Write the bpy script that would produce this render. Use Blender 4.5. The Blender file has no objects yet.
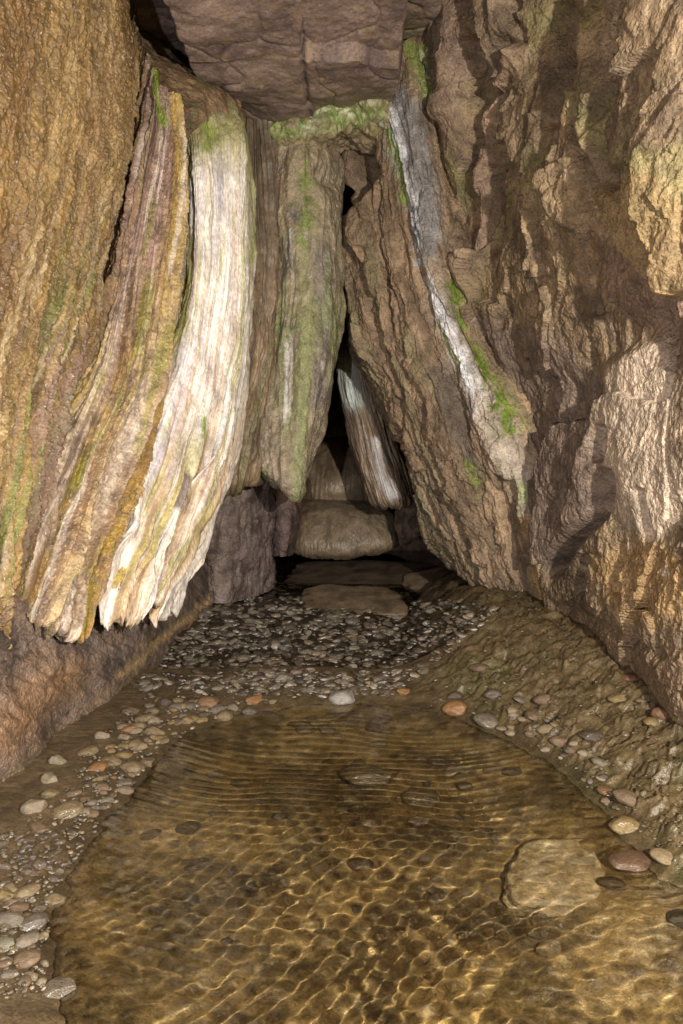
import bpy, math, random
import numpy as np
from mathutils import Vector
S = bpy.context.scene
COL = S.collection
R = math.radians
rng = random.Random(7)
nrg = np.random.RandomState(5)

# ------------------------------------------------------------------ camera
PITCH = R(5.19); CAMZ = 1.4; F = 683.0
cam = bpy.data.cameras.new('camera'); camo = bpy.data.objects.new('camera', cam); COL.objects.link(camo)
camo.location = (0, 0, CAMZ); camo.rotation_euler = (R(90) - PITCH, 0, 0)
cam.sensor_fit = 'VERTICAL'; cam.sensor_height = 36; cam.sensor_width = 24
cam.lens = 24.0 * 683 / 682.67
cam.clip_start = 0.05; cam.clip_end = 200
S.camera = camo

# ------------------------------------------------------------------ world and lights
w = bpy.data.worlds.new('World'); S.world = w; w.use_nodes = True
nt = w.node_tree; bg = nt.nodes['Background']
sky = nt.nodes.new('ShaderNodeTexSky'); sky.sky_type = 'NISHITA'; sky.sun_disc = False
sky.sun_elevation = R(35); sky.sun_rotation = R(200)
nt.links.new(sky.outputs[0], bg.inputs[0]); bg.inputs[1].default_value = 0.05

def lamp(name, loc, power, color, radius):
    l = bpy.data.lights.new(name, 'POINT'); l.energy = power; l.color = color; l.shadow_soft_size = radius
    o = bpy.data.objects.new(name, l); o.location = loc; COL.objects.link(o)
    l.cycles.is_caustics_light = True
    return o
lamp('cave_lamp_right', (1.15, -0.35, 1.85), 620, (1.0, 0.91, 0.78), 0.04)
lamp('cave_lamp_left', (-0.95, -0.9, 0.95), 240, (0.95, 0.93, 0.95), 0.04)

S.view_settings.view_transform = 'Standard'; S.view_settings.look = 'None'
S.view_settings.exposure = 0.62; S.view_settings.gamma = 1; S.view_settings.use_curve_mapping = False
S.render.engine = 'CYCLES'
cy = S.cycles
cy.max_bounces = 6; cy.diffuse_bounces = 2; cy.glossy_bounces = 3; cy.transmission_bounces = 6; cy.transparent_max_bounces = 8
cy.caustics_reflective = False; cy.caustics_refractive = True
cy.sample_clamp_indirect = 4; cy.use_denoising = True

# ------------------------------------------------------------------ projection helpers
cp, sp = math.cos(PITCH), math.sin(PITCH)
def unproj(px, py, Y):
    rx = (px - 341.5) / F; ry = -(py - 512.0) / F
    dy = cp + ry * sp; dz = -sp + ry * cp
    return np.stack([rx / dy * Y, Y + 0 * rx, CAMZ + dz / dy * Y], -1)
def proj(P):
    X, Y, Z = P[..., 0], P[..., 1], P[..., 2] - CAMZ
    d = Y * cp - Z * sp; u = Y * sp + Z * cp
    return 341.5 + F * X / d, 512.0 - F * u / d
def zplane(px, py, z=0.0):
    rx = (px - 341.5) / F; ry = -(py - 512.0) / F
    dy = cp + ry * sp; dz = -sp + ry * cp
    k = (z - CAMZ) / dz
    return rx * k, dy * k

# ------------------------------------------------------------------ noise
perm = nrg.permutation(256); perm = np.concatenate([perm, perm, perm])
G3 = nrg.normal(size=(256, 3)); G3 /= np.linalg.norm(G3, axis=1)[:, None]
def perlin(x, y, z):
    x, y, z = np.broadcast_arrays(x, y, z)
    xi = np.floor(x).astype(int); yi = np.floor(y).astype(int); zi = np.floor(z).astype(int)
    xf = x - xi; yf = y - yi; zf = z - zi
    u = xf**3 * (xf * (xf * 6 - 15) + 10); v = yf**3 * (yf * (yf * 6 - 15) + 10); s = zf**3 * (zf * (zf * 6 - 15) + 10)
    def g(a, b, c):
        h = perm[perm[perm[(xi + a) & 255] + ((yi + b) & 255)] + ((zi + c) & 255)]
        q = G3[h]
        return q[..., 0] * (xf - a) + q[..., 1] * (yf - b) + q[..., 2] * (zf - c)
    l = lambda a, b, t: a + (b - a) * t
    return 1.5 * l(l(l(g(0,0,0), g(1,0,0), u), l(g(0,1,0), g(1,1,0), u), v), l(l(g(0,0,1), g(1,0,1), u), l(g(0,1,1), g(1,1,1), u), v), s)
def fbm(x, y, z, o=4, g=0.5):
    r = 0; a = 1; k = 1.0
    for i in range(o):
        r = r + a * perlin(x * k + 7.3 * i, y * k + 3.1 * i, z * k + 11.7 * i); a *= g; k *= 2.03
    return r
def ridged(x, y, z, o=4, g=0.5):
    r = 0; a = 1; k = 1.0
    for i in range(o):
        r = r + a * (1 - 2 * np.abs(perlin(x * k + 5.3 * i, y * k + 9.1 * i, z * k + 1.7 * i))); a *= g; k *= 2.07
    return r
def cell(x, y, seed=0):
    """2-D cellular noise: F1, F2-F1, cell value"""
    xi = np.floor(x).astype(int); yi = np.floor(y).astype(int)
    f1 = np.full(x.shape, 9.0); f2 = np.full(x.shape, 9.0); cv = np.zeros(x.shape)
    for a in (-1, 0, 1):
        for b in (-1, 0, 1):
            h = perm[perm[(xi + a + seed) & 255] + ((yi + b) & 255)]
            jx = (perm[h] / 255.0) * .8 + .1; jy = (perm[h + 101] / 255.0) * .8 + .1
            d = np.hypot(xi + a + jx - x, yi + b + jy - y)
            n = d < f1
            f2 = np.where(n, f1, np.minimum(f2, d)); cv = np.where(n, h / 255.0, cv); f1 = np.where(n, d, f1)
    return f1, f2 - f1, cv
def facet(x, y, seed=0, tilt=.6):
    """broken planar faces: each cell its own height and slope"""
    xi = np.floor(x).astype(int); yi = np.floor(y).astype(int)
    f1 = np.full(x.shape, 9.0); H = np.zeros(x.shape)
    for a in (-1, 0, 1):
        for b in (-1, 0, 1):
            h = perm[perm[(xi + a + seed) & 255] + ((yi + b) & 255)]
            dx = x - (xi + a + (perm[h] / 255.0) * .9 + .05); dy = y - (yi + b + (perm[h + 101] / 255.0) * .9 + .05)
            d = np.abs(dx) + np.abs(dy) * .8 + .35 * np.hypot(dx, dy)
            n = d < f1
            v = h / 255.0 - .5 + tilt * (dx * (perm[h + 37] / 127.5 - 1) + dy * (perm[h + 77] / 127.5 - 1))
            H = np.where(n, v, H); f1 = np.where(n, d, f1)
    return H
def sst(a, b, x):
    t = np.clip((x - a) / (b - a), 0, 1); return t * t * (3 - 2 * t)
def pdist(px, py, pts):
    """distance to a line; only worked out near it (far points read as 1000)"""
    q = np.array(pts, float); M = 75
    m = (px > q[:,0].min()-M) & (px < q[:,0].max()+M) & (py > q[:,1].min()-M) & (py < q[:,1].max()+M)
    d = np.full(px.shape, 1e3); d[m] = pdist0(px[m], py[m], pts)
    return d
def pdist0(px, py, pts):
    d = np.full(px.shape, 1e9)
    for (x0, y0), (x1, y1) in zip(pts[:-1], pts[1:]):
        vx, vy = x1 - x0, y1 - y0
        t = np.clip(((px - x0) * vx + (py - y0) * vy) / (vx * vx + vy * vy + 1e-9), 0, 1)
        d = np.minimum(d, np.hypot(px - x0 - t * vx, py - y0 - t * vy))
    return d
def psdf(px, py, pts):                                     # negative inside
    P = list(pts) + [pts[0]]
    d = pdist0(px, py, P); ins = np.zeros(px.shape, bool)
    for (x0, y0), (x1, y1) in zip(P[:-1], P[1:]):
        c = ((y0 > py) != (y1 > py)) & (px < (x1 - x0) * (py - y0) / (y1 - y0 + 1e-12) + x0)
        ins ^= c
    return np.where(ins, -d, d)

# ------------------------------------------------------------------ mesh helpers
def tag(o, label=None, cat=None, group=None, kind=None):
    if label: o['label'] = label
    if cat: o['category'] = cat
    if group: o['group'] = group
    if kind: o['kind'] = kind
    return o
def link(name, me, mat, parent=None):
    o = bpy.data.objects.new(name, me); COL.objects.link(o)
    if mat and not me.materials: me.materials.append(mat)
    if parent: o.parent = parent
    o.cycles.is_caustics_receiver = True
    return o
def mesh_np(name, V, Q, col=None, smooth=True):
    me = bpy.data.meshes.new(name)
    n = Q.shape[1]
    me.vertices.add(len(V)); me.vertices.foreach_set('co', np.ascontiguousarray(V, dtype=np.float32).ravel())
    me.loops.add(Q.size); me.loops.foreach_set('vertex_index', Q.astype(np.int32).ravel())
    me.polygons.add(len(Q)); me.polygons.foreach_set('loop_start', np.arange(0, Q.size, n, dtype=np.int32))
    me.polygons.foreach_set('loop_total', np.full(len(Q), n, dtype=np.int32))
    me.polygons.foreach_set('use_smooth', np.full(len(Q), smooth))
    me.update(calc_edges=True)
    if col is not None:
        a = me.color_attributes.new('Col', 'FLOAT_COLOR', 'POINT')
        a.data.foreach_set('color', np.ascontiguousarray(col, dtype=np.float32).ravel())
    return me
def gridQ(nu, nv):
    i = np.arange(nu - 1)[:, None] * nv + np.arange(nv - 1)[None]
    return np.stack([i, i + nv, i + nv + 1, i + 1], -1).reshape(-1, 4)
def cr(P, n):
    """Catmull-Rom along axis 0 to n samples"""
    P = np.asarray(P, float); m = len(P)
    t = np.linspace(0, m - 1, n); i = np.clip(t.astype(int), 0, m - 2); f = (t - i).reshape((-1,) + (1,) * (P.ndim - 1))
    E = np.concatenate([[2 * P[0] - P[1]], P, [2 * P[-1] - P[-2]]])
    a, b, c, d = E[i], E[i + 1], E[i + 2], E[i + 3]
    return 0.5 * (2 * b + (c - a) * f + (2 * a - 5 * b + 4 * c - d) * f**2 + (3 * b - a - 3 * c + d) * f**3)

class Sheet:
    """A rock surface swept through a net of surveyed points (columns follow the flow of the stone)."""
    def __init__(s, net, nu, nv):
        A = [cr([tuple(map(float, q)) for q in c], nv) for c in net]      # each column nv x 3
        A = cr(np.array(A), nu)                                              # nu x nv x 3
        s.px, s.py = A[..., 0], A[..., 1]
        s.P = unproj(s.px, s.py, A[..., 2]); s.nu, s.nv = nu, nv
        s.u = np.linspace(0, 1, nu)[:, None] * np.ones((1, nv)); s.v = np.ones((nu, 1)) * np.linspace(0, 1, nv)[None]
        s.W = np.mean(np.linalg.norm(np.diff(s.P, axis=0), axis=-1).sum(0)); s.H = np.mean(np.linalg.norm(np.diff(s.P, axis=1), axis=-1).sum(1))
        s.s = s.u * s.W; s.t = s.v * s.H
        s.nrm()
    def hem(s, v0):
        k = int(v0 * s.nv); s.n[:, k:] = s.n[:, k:k+1]
    def nrm(s):
        du = np.gradient(s.P, axis=0); dv = np.gradient(s.P, axis=1)
        n = np.cross(du, dv); n /= np.linalg.norm(n, axis=-1)[..., None] + 1e-12
        c = np.sum(n * (np.array([0, 0, CAMZ]) - s.P), -1)
        if np.sum(c) < 0: n = -n
        s.n = n
    def disp(s, d, re=False):
        s.P = s.P + s.n * d[..., None]
        if re: s.nrm()
    def obj(s, name, mat, col, rough, parent=None, sat=1.12):
        lum = col.mean(-1, keepdims=True); col = lum + sat*(col - lum)
        C = np.concatenate([np.clip(col, 0.004, 0.92), np.broadcast_to(np.clip(rough, .02, 1)[..., None], col.shape[:2] + (1,))], -1)
        me = mesh_np(name, s.P.reshape(-1, 3), gridQ(s.nu, s.nv), C.reshape(-1, 4))
        return link(name, me, mat, parent)
def C3(*c): return np.array(c, float)
def mix(a, b, m):
    return a + (b - a) * np.clip(m, 0, 1)[..., None]
def full(sh, c): return np.zeros(sh.shape + (3,)) + np.array(c, float)

# ------------------------------------------------------------------ materials
def N(t, ty, **kw):
    n = t.nodes.new(ty)
    for k, v in kw.items(): setattr(n, k, v)
    return n
def rock_mat(name, fine=60, fstr=0.4, fdist=0.004, vary=0.35, coat=0.0, crough=0.12, stretch=(1, 1, 1), grain=240, gstr=0.25, glint=0):
    m = bpy.data.materials.new(name); m.use_nodes = True; t = m.node_tree; L = t.links.new
    b = t.nodes['Principled BSDF']
    at = N(t, 'ShaderNodeVertexColor'); at.layer_name = 'Col'
    tc = N(t, 'ShaderNodeTexCoord'); mp = N(t, 'ShaderNodeMapping'); mp.inputs['Scale'].default_value = stretch
    L(tc.outputs['Object'], mp.inputs[0])
    n1 = N(t, 'ShaderNodeTexNoise'); n1.inputs['Scale'].default_value = fine; n1.inputs['Detail'].default_value = 6; n1.inputs['Roughness'].default_value = .65
    n2 = N(t, 'ShaderNodeTexNoise'); n2.inputs['Scale'].default_value = grain; n2.inputs['Detail'].default_value = 3
    n3 = N(t, 'ShaderNodeTexNoise'); n3.inputs['Scale'].default_value = fine * .35; n3.inputs['Detail'].default_value = 8; n3.inputs['Roughness'].default_value = .7
    for n in (n1, n2, n3): L(mp.outputs[0], n.inputs['Vector'])
    mr = N(t, 'ShaderNodeMapRange'); mr.inputs[1].default_value = .3; mr.inputs[2].default_value = .7; mr.inputs[3].default_value = 1 - vary; mr.inputs[4].default_value = 1 + vary
    L(n3.outputs[0], mr.inputs[0])
    mr2 = N(t, 'ShaderNodeMapRange'); mr2.inputs[1].default_value = .3; mr2.inputs[2].default_value = .7; mr2.inputs[3].default_value = 1 - vary * .6; mr2.inputs[4].default_value = 1 + vary * .6
    L(n2.outputs[0], mr2.inputs[0])
    mu = N(t, 'ShaderNodeMath', operation='MULTIPLY'); L(mr.outputs[0], mu.inputs[0]); L(mr2.outputs[0], mu.inputs[1])
    vm = N(t, 'ShaderNodeVectorMath', operation='SCALE'); L(at.outputs['Color'], vm.inputs[0]); L(mu.outputs[0], vm.inputs['Scale'])
    L(vm.outputs[0], b.inputs['Base Color'])
    L(at.outputs['Alpha'], b.inputs['Roughness'])
    b1 = N(t, 'ShaderNodeBump'); b1.inputs['Strength'].default_value = fstr; b1.inputs['Distance'].default_value = fdist * 4; L(n1.outputs[0], b1.inputs['Height'])
    b2 = N(t, 'ShaderNodeBump'); b2.inputs['Strength'].default_value = gstr; b2.inputs['Distance'].default_value = fdist; L(n2.outputs[0], b2.inputs['Height']); L(b1.outputs[0], b2.inputs['Normal'])
    L(b2.outputs[0], b.inputs['Normal'])
    b.inputs['Specular IOR Level'].default_value = 0.5
    if coat:
        b.inputs['Coat Weight'].default_value = coat; b.inputs['Coat Roughness'].default_value = crough; b.inputs['Coat IOR'].default_value = 1.6
        if glint:
            v = N(t, 'ShaderNodeTexNoise'); v.inputs['Scale'].default_value = glint; v.inputs['Detail'].default_value = 1; L(tc.outputs['Object'], v.inputs['Vector'])
            b3 = N(t, 'ShaderNodeBump'); b3.inputs['Strength'].default_value = 1.0; b3.inputs['Distance'].default_value = .06; L(v.outputs[0], b3.inputs['Height'])
            L(b3.outputs[0], b.inputs['Coat Normal'])
        else: L(b1.outputs[0], b.inputs['Coat Normal'])
    return m
M_wet = rock_mat('wet_flowstone', 26, .7, .006, .42, coat=1.0, crough=.27, grain=85, gstr=.8, glint=42)
M_flow = rock_mat('flowstone', 26, .6, .005, .42, coat=.35, crough=.2, stretch=(1, 1, .4), grain=90, gstr=.6)
M_rock = rock_mat('cave_rock', 20, .8, .007, .5, grain=80, gstr=.8)
M_ceil = rock_mat('ceiling_rock', 16, .6, .006, .42, grain=60, gstr=.6)
M_mud = rock_mat('wet_mud', 34, .6, .004, .42, coat=.5, crough=.22, grain=110, gstr=.6)
M_grav = rock_mat('wet_gravel', 40, .4, .003, .3, coat=.5, crough=.3, grain=120, gstr=.3)

# ------------------------------------------------------------------ the ground
POOL_PX = [(345,703),(300,705),(240,715),(190,732),(158,760),(128,800),(88,842),(66,880),(52,925),(50,965),(66,1024),(80,1100),(300,1300),(800,1300),(900,1050),
           (760,915),(683,888),(655,880),(640,852),(612,822),(592,800),(560,772),(530,752),(495,736),(450,716),(400,706)]
POOL = [tuple(float(c) for c in zplane(*p)) for p in POOL_PX]
def height(X, Y, detail=True):
    sd = psdf(X, Y, POOL)
    n = fbm(X * 2.2, Y * 2.2, 0 * X + 3, 3)
    sd = sd + .03 * fbm(X * 7, Y * 7, 0 * X + 9, 3)
    ins = -0.21 * (1 - np.exp(np.minimum(sd, 0) / .38)) + .018 * n * sst(0, -.3, sd)
    out = 0.045 * (1 - np.exp(-np.maximum(sd, 0) / .10))
    t = X / np.maximum(Y, .3)
    wr = sst(.06, .24, t + .02 * n) * sst(9, 7, Y)
    bank = .33 * sst(0, .95, sd + .05) * wr * sst(-.05, .12, sd)
    # small step down behind the far beach, then the stream bed
    back = sst(4.15, 4.3, Y + .08 * n) * (1 - wr)
    out = out - .13 * back + back * .03 * n + .11 * sst(4.4, 5.6, Y) * back - .09 * sst(6.1, 6.9, Y) * back
    out = out - .10 * np.exp(-((t - .085 - .012 * (Y - 5)) / .028) ** 2) * sst(4.5, 4.9, Y)  # added trough between gravel and bank, dug to hold a shadow band
    left = 0
    h = np.where(sd < 0, ins, out + bank + left * sst(0, .2, sd))
    if detail: h = h
    return h, sd, wr, back
def ground_detail(X, Y, sd, wr, back):
    z0 = 0*X; h = 0*X
    # scalloped mud on the right bank
    wx = X + .05 * fbm(X * 5, Y * 5, z0, 3); wy = Y + .05 * fbm(X * 5, Y * 5, z0 + 4, 3)
    a = R(-32); rx = wx * math.cos(a) - wy * math.sin(a); ry = wx * math.sin(a) + wy * math.cos(a)
    sc = ridged(rx * 11, ry * 24, z0, 3, .6) * .5 + ridged(rx * 22, ry * 40, z0 + 5, 2) * .2
    near = sst(.02, .12, sd)
    h = h + wr * near * (.022 * sc + .022 * facet(rx * 7, ry * 12, 5, .9) + .010 * facet(rx * 18, ry * 30, 15, .9)) + wr * near * .03 * fbm(X * 6, Y * 6, z0 + 8, 3)
    h = h + (1 - wr) * near * (.004 * fbm(X * 14, Y * 14, z0, 4) + .0035 * ridged(X * 4 + 2 * fbm(X*2, Y*2, z0, 2), Y * 26, z0 + 2, 2) * sst(.3, .5, sd))
    # pool bed: low sand ripples and half-buried pebbles
    ins = sst(.0, -.15, sd)
    f1, f2, cv = cell(X * 15 + .5 * fbm(X * 6, Y * 6, z0, 2), Y * 15)
    h = h + ins * (.012 * np.clip(.5 - f1, 0, 1) * (cv > .45) + .006 * fbm(X * 11, Y * 11, z0 + 1, 4))
    # stream bed: cobbly
    f1b, f2b, cvb = cell(X * 16, Y * 11, 9)
    h = h + back * (.04 * (1 - f1b) * cvb + .01 * fbm(X * 20, Y * 20, z0, 3))
    return h, sc, f1, cv
_gx = np.linspace(-3, 3, 301); _gy = np.linspace(.8, 10.4, 481)
_G = np.meshgrid(_gx, _gy, indexing='ij'); _hh = height(*_G); _H = _hh[0] + ground_detail(_G[0], _G[1], *_hh[1:])[0]
def floor_z(x, y):
    a = min(max((x + 3) / .02, 0), 298.99); b = min(max((y - .8) / .02, 0), 478.99); i, j = int(a), int(b); a -= i; b -= j
    return float(_H[i,j]*(1-a)*(1-b) + _H[i+1,j]*a*(1-b) + _H[i,j+1]*(1-a)*b + _H[i+1,j+1]*a*b)
def floor_hit(px, py):
    z = 0.0
    for _ in range(14):
        x, y = zplane(px, py, z); z = .5 * z + .5 * floor_z(x, y)
    return float(x), float(y), z

def build_ground():
    nu, nv = 640, 820
    t = np.linspace(-.85, .85, nu)[:, None]
    Y = np.exp(np.linspace(math.log(.9), math.log(10.5), nv))[None]
    X = t * Y * (1 + 0 * Y); Y = Y + 0 * t
    h, sd, wr, back = height(X, Y)
    z0 = 0 * X
    dh, sc, f1, cv = ground_detail(X, Y, sd, wr, back); h = h + dh
    P = np.stack([X, Y, h], -1)
    px, py = proj(P)
    nz = fbm(X * 3, Y * 3, z0 + 20, 5, .6); n2 = fbm(X * 12, Y * 12, z0 + 30, 4, .6)
    c = full(X, (.17, .13, .08))
    c = mix(c, C3(.11, .08, .045), sst(-.2, .6, nz))
    c = mix(c, C3(.22, .17, .10), sst(.1, .7, n2) * .5)
    c = mix(c, C3(.145, .115, .065), wr * .8); c = mix(c, C3(.10, .115, .05), wr * sst(.1, .5, fbm(X * 2, Y * 2, z0 + 50, 3)) * .5)
    c = mix(c, C3(.26, .20, .125), wr * sst(.3, .9, sc * .5 + n2 * .4) * .5)
    pool = mix(full(X, (.26, .185, .075)), C3(.10, .073, .032), sst(-.3, .5, nz) * .85)
    pool = mix(pool, C3(.40, .31, .15), sst(.2, .8, n2) * .6)
    pool = mix(pool, C3(.07, .05, .025), (cv > .72) * sst(.45, .2, f1) * .6)
    pool = mix(pool, C3(.30, .24, .15), ((cv > .45) & (cv < .55)) * sst(.4, .2, f1) * .6)
    c = mix(c, pool, sst(.03, -.05, sd))
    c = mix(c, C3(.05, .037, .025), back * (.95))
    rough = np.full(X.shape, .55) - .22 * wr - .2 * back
    c = c * (1 - (1 - np.array([.68, .63, .53])) * sst(-.04, .02, sd)[..., None])
    wb = np.exp(-(np.maximum(sd + .02*n2, 0) / .07) ** 2) * (sd > -.02); c = c * (1 - .42 * wb[..., None]); rough = rough - .25 * wb
    C = np.concatenate([np.clip(c, .01, .9), rough[..., None]], -1)
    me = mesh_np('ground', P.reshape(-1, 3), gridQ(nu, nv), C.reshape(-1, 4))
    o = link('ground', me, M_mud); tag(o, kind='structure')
build_ground()

# apron of ground around and behind the camera
def apron():
    X, Y = np.meshgrid(np.linspace(-6, 6, 60), np.linspace(-4, 14, 90), indexing='ij')
    h = np.where((Y > .7) & (Y < 10.4), -.55, -.30 + 0 * X) + .03 * fbm(X, Y, 0 * X, 3)
    C = np.zeros(X.shape + (4,)); C[...] = (.2, .15, .08, .6)
    me = mesh_np('ground_base', np.stack([X, Y, h], -1).reshape(-1, 3), gridQ(60, 90), C.reshape(-1, 4))
    tag(link('ground_base', me, M_mud), kind='structure')
apron()

# ------------------------------------------------------------------ water
def water():
    m = bpy.data.materials.new('pool_water'); m.use_nodes = True; t = m.node_tree
    b = t.nodes['Principled BSDF']
    b.inputs['Base Color'].default_value = (.95, .90, .76, 1); b.inputs['Roughness'].default_value = 0.0
    b.inputs['IOR'].default_value = 1.33; b.inputs['Transmission Weight'].default_value = 1
    x0, x1, y0, y1 = -1.9, 2.1, .85, 4.35
    nu, nv = 560, 560
    X, Y = np.meshgrid(np.linspace(x0, x1, nu), np.linspace(y0, y1, nv), indexing='ij')
    z0 = 0 * X
    wx = X + .10 * fbm(X * 1.3, Y * 1.3, z0, 2); wy = Y + .12 * fbm(X * 1.1, Y * 1.1, z0 + 7, 2)
    r = np.hypot(wx - .3, wy - 6.0)
    lam = .052
    w1 = np.sin(2 * math.pi * r / lam + 1.2 * fbm(X * 3, Y * 3, z0 + 2, 2))
    r2 = np.hypot(wx + 3.0, wy - 4.5); w2 = np.sin(2 * math.pi * r2 / .06 + 1.2 * fbm(X * 3, Y * 3, z0 + 12, 2))
    near = sst(3.0, 1.8, Y)
    z = .85 * (.0009 * w1 * (.6 + .5 * fbm(X * 2, Y * 2, z0 + 5, 2)) * (1 - .35 * near) + .0007 * w2 * (.15 + .85 * near) * sst(-1.2, .4, X + .6*near) + .0010 * fbm(X * 17, Y * 17, z0 + 3, 2) * (.3 + 1.5 * near))
    # one rim: keep only where the water is (slightly beyond the shore, under the banks)
    sd = psdf(X, Y, POOL)
    me = mesh_np('pool_water', np.stack([X, Y, z], -1).reshape(-1, 3), gridQ(nu, nv)[(psdf(X, Y, POOL)[:-1, :-1] < .10).ravel()])
    o = link('water', me, m); tag(o, kind='structure'); o.cycles.is_caustics_caster = True; o.cycles.is_caustics_receiver = False
    return m
M_water = water()

# ------------------------------------------------------------------ rock sheets
def drip_disp(sh, fs, amp, seed=0, stretch=.10, o=4):
    """flutes running down the flow"""
    w = sh.s + .06 * fbm(sh.s * 3, sh.t * 1.2, 0 * sh.s + seed, 3)
    return amp * ridged(w * fs, sh.t * fs * stretch, 0 * sh.s + seed, o, .5)

def layers(w, fr, warp, seed):
    """overlapping sheets: sawtooth profile, layer index and a random value per layer"""
    x = w*fr + warp; k = np.floor(x); f = x - k
    h = perm[(k.astype(int)*7 + seed) & 255]/255.0
    f2 = np.where(f < .82, (f/.82)**1.3, (1-f)/.18)
    return f2, h, f
PAL_O = np.array([(.40,.28,.12),(.22,.15,.07),(.48,.37,.20),(.34,.28,.11),(.28,.19,.10),(.58,.48,.32),(.20,.16,.07),(.44,.31,.13)])
PAL_S = np.array([(.27,.20,.175),(.42,.32,.16),(.55,.46,.35),(.24,.17,.11),(.36,.30,.13),(.64,.56,.46),(.30,.22,.20),(.48,.36,.20),(.20,.17,.08),(.38,.33,.30)])
PAL_W = np.array([(.86,.83,.79),(.80,.76,.70),(.62,.48,.34),(.88,.86,.83),(.70,.60,.46),(.84,.80,.74),(.56,.50,.46),(.82,.78,.70)])
def pal(P, h): return P[np.clip((h*len(P)).astype(int), 0, len(P)-1)]
# --- left: golden flowstone wall
def flow_left():
    net = [
     [(-700,-500,1.2),(-720,-100,1.15),(-740,200,1.1),(-780,450,1.1),(-820,700,1.1),(-800,760,1.3)],
     [(-260,-420,2.0),(-270,-100,1.95),(-280,150,1.9),(-300,400,1.85),(-310,700,1.8),(-280,740,2.1)],
     [(-40,-300,2.75),(-50,-60,2.7),(-60,150,2.6),(-80,380,2.45),(-95,620,2.3),(-75,680,2.6)],
     [(60,-200,3.3),(50,0,3.2),(36,190,3.05),(5,370,2.85),(-30,520,2.65),(-45,710,2.6),(-40,715,2.9)],
     [(105,-120,3.7),(102,20,3.65),(88,160,3.45),(56,300,3.25),(24,430,3.0),(8,575,2.85),(-2,715,3.0)],
     [(124,-60,4.05),(134,70,3.95),(126,160,3.8),(98,270,3.6),(62,380,3.4),(36,500,3.15),(16,705,3.2)],
     [(128,-60,4.6),(143,72,4.4),(138,160,4.2),(115,270,4.0),(82,380,3.8),(48,490,3.5),(26,680,3.5)],
    ]
    m = max(len(c) for c in net)
    net = [cr([tuple(map(float,q)) for q in c], m) for c in net]
    s = Sheet(net, 620, 760)
    z = 0 * s.u
    s.disp(.05 * fbm(s.P[...,0]*1.5, s.P[...,1]*1.5, s.P[...,2]*.6, 3), True)
    d = drip_disp(s, 3.4, .020, 1, .12, 3)
    X, Y, Z = s.P[...,0], s.P[...,1], s.P[...,2]
    # rippled crust: short scallops
    w = s.s + .03 * fbm(s.s*8, s.t*4, z, 2)
    d += .011 * ridged(w*17, s.t*10 + w*6, z+3, 3, .6) + .007*fbm(X*38, Y*38, Z*30, 3, .7) + .02*fbm(X*7,Y*7,Z*4,3)
    s.hem(.9); lowg = sst(.35,.8,s.v)
    lf, lh, lx = layers(s.s + .05*fbm(s.s*2, s.t*.9, z+44, 3), 3.0, 0, 11); d += .10*lf*lowg
    lf2, lh2, lx2 = layers(s.s + .04*fbm(s.s*3, s.t*1.3, z+48, 3), 8.5, 0, 31); d += .022*lf2*(.3+lowg); d -= .115 - .05*lowg
    s.disp(d)
    s.P[...,2] += sst(.8,.93,s.v)*(.14*(lh2-.5)+.08*(lh-.5))
    n1 = fbm(s.s*4 + .3*s.t, s.t*.6, z+5, 4, .6); n2 = fbm(s.s*14, s.t*2.2, z+9, 4, .6); n3 = fbm(X*3, Y*3, Z*3, 4)
    c = full(z, (.36, .255, .115))
    c = mix(c, C3(.20, .135, .055), sst(0, .7, n1)*.8)
    c = mix(c, C3(.50, .38, .21), sst(.1, .8, -n1 + .3*n2)*.8)
    c = mix(c, C3(.13,.085,.04), sst(.1,.8,fbm(X*16,Y*16,Z*11,5,.7))*.75)
    c = mix(c, C3(.62,.48,.28), np.exp(-(pdist(s.px, s.py, [(128,60),(124,170),(98,290),(60,400),(20,500)])/14)**2)*.7)
    c = mix(c, C3(.24, .20, .06), sst(.1, .7, n3)*sst(380, 560, s.py)*.8)
    c = mix(c, C3(.17, .10, .05), sst(.25, .8, n2)*.55)
    c = mix(c, C3(.12,.16,.04), sst(.3,.8,n2+n1*.5)*sst(480,600,s.py)*.8)
    c = mix(c, pal(PAL_O, lh2)*.95, .15+.5*sst(.15,.6,s.v)); c = mix(c, C3(.12,.08,.04), sst(130,-60,s.px+.12*s.py)*.5*sst(-.5,.4,n1))  # darker towards the top left: lamp falloff put into the colour
    c = c*np.array([.74,.68,.60]); c = mix(c, C3(.17,.10,.045), sst(-.05,.6,fbm(s.s*2.2+.4*s.t, s.t*.7, z+52, 4,.6))*.55)
    ds = s.s + .22*s.t; sl = sst(.30,.62,s.v)
    k1 = fbm(ds*5, s.t*.45, z+152, 4, .6); k2 = fbm(ds*11, s.t*.8, z+162, 4, .6); k3 = fbm(ds*7, s.t*.6, z+172, 4, .6)
    c = mix(c, C3(.56,.46,.31), sst(.12,.5,k1)*(.15+.75*sl)); c = mix(c, C3(.10,.065,.03), sst(.1,.5,k2)*(.3+.5*sl)); c = mix(c, C3(.16,.17,.05), sst(.15,.5,k3)*sl*.8); c = mix(c, C3(.25,.17,.15), sst(.2,.5,-k1)*sl*.6)
    # dark damp streaks
    st = pdist(s.px, s.py, [(5,230),(30,300),(20,380)])
    c = mix(c, C3(.15,.09,.04), np.exp(-(st/18)**2)*.7*sst(-.2,.4,n2))
    o = s.obj('flowstone_wall', M_wet, c, np.full(z.shape, .42))
    tag(o, 'golden ochre wet flowstone wall glistening on the far left, with a rippled crust', 'rock formation', kind=None)
flow_left()

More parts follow.
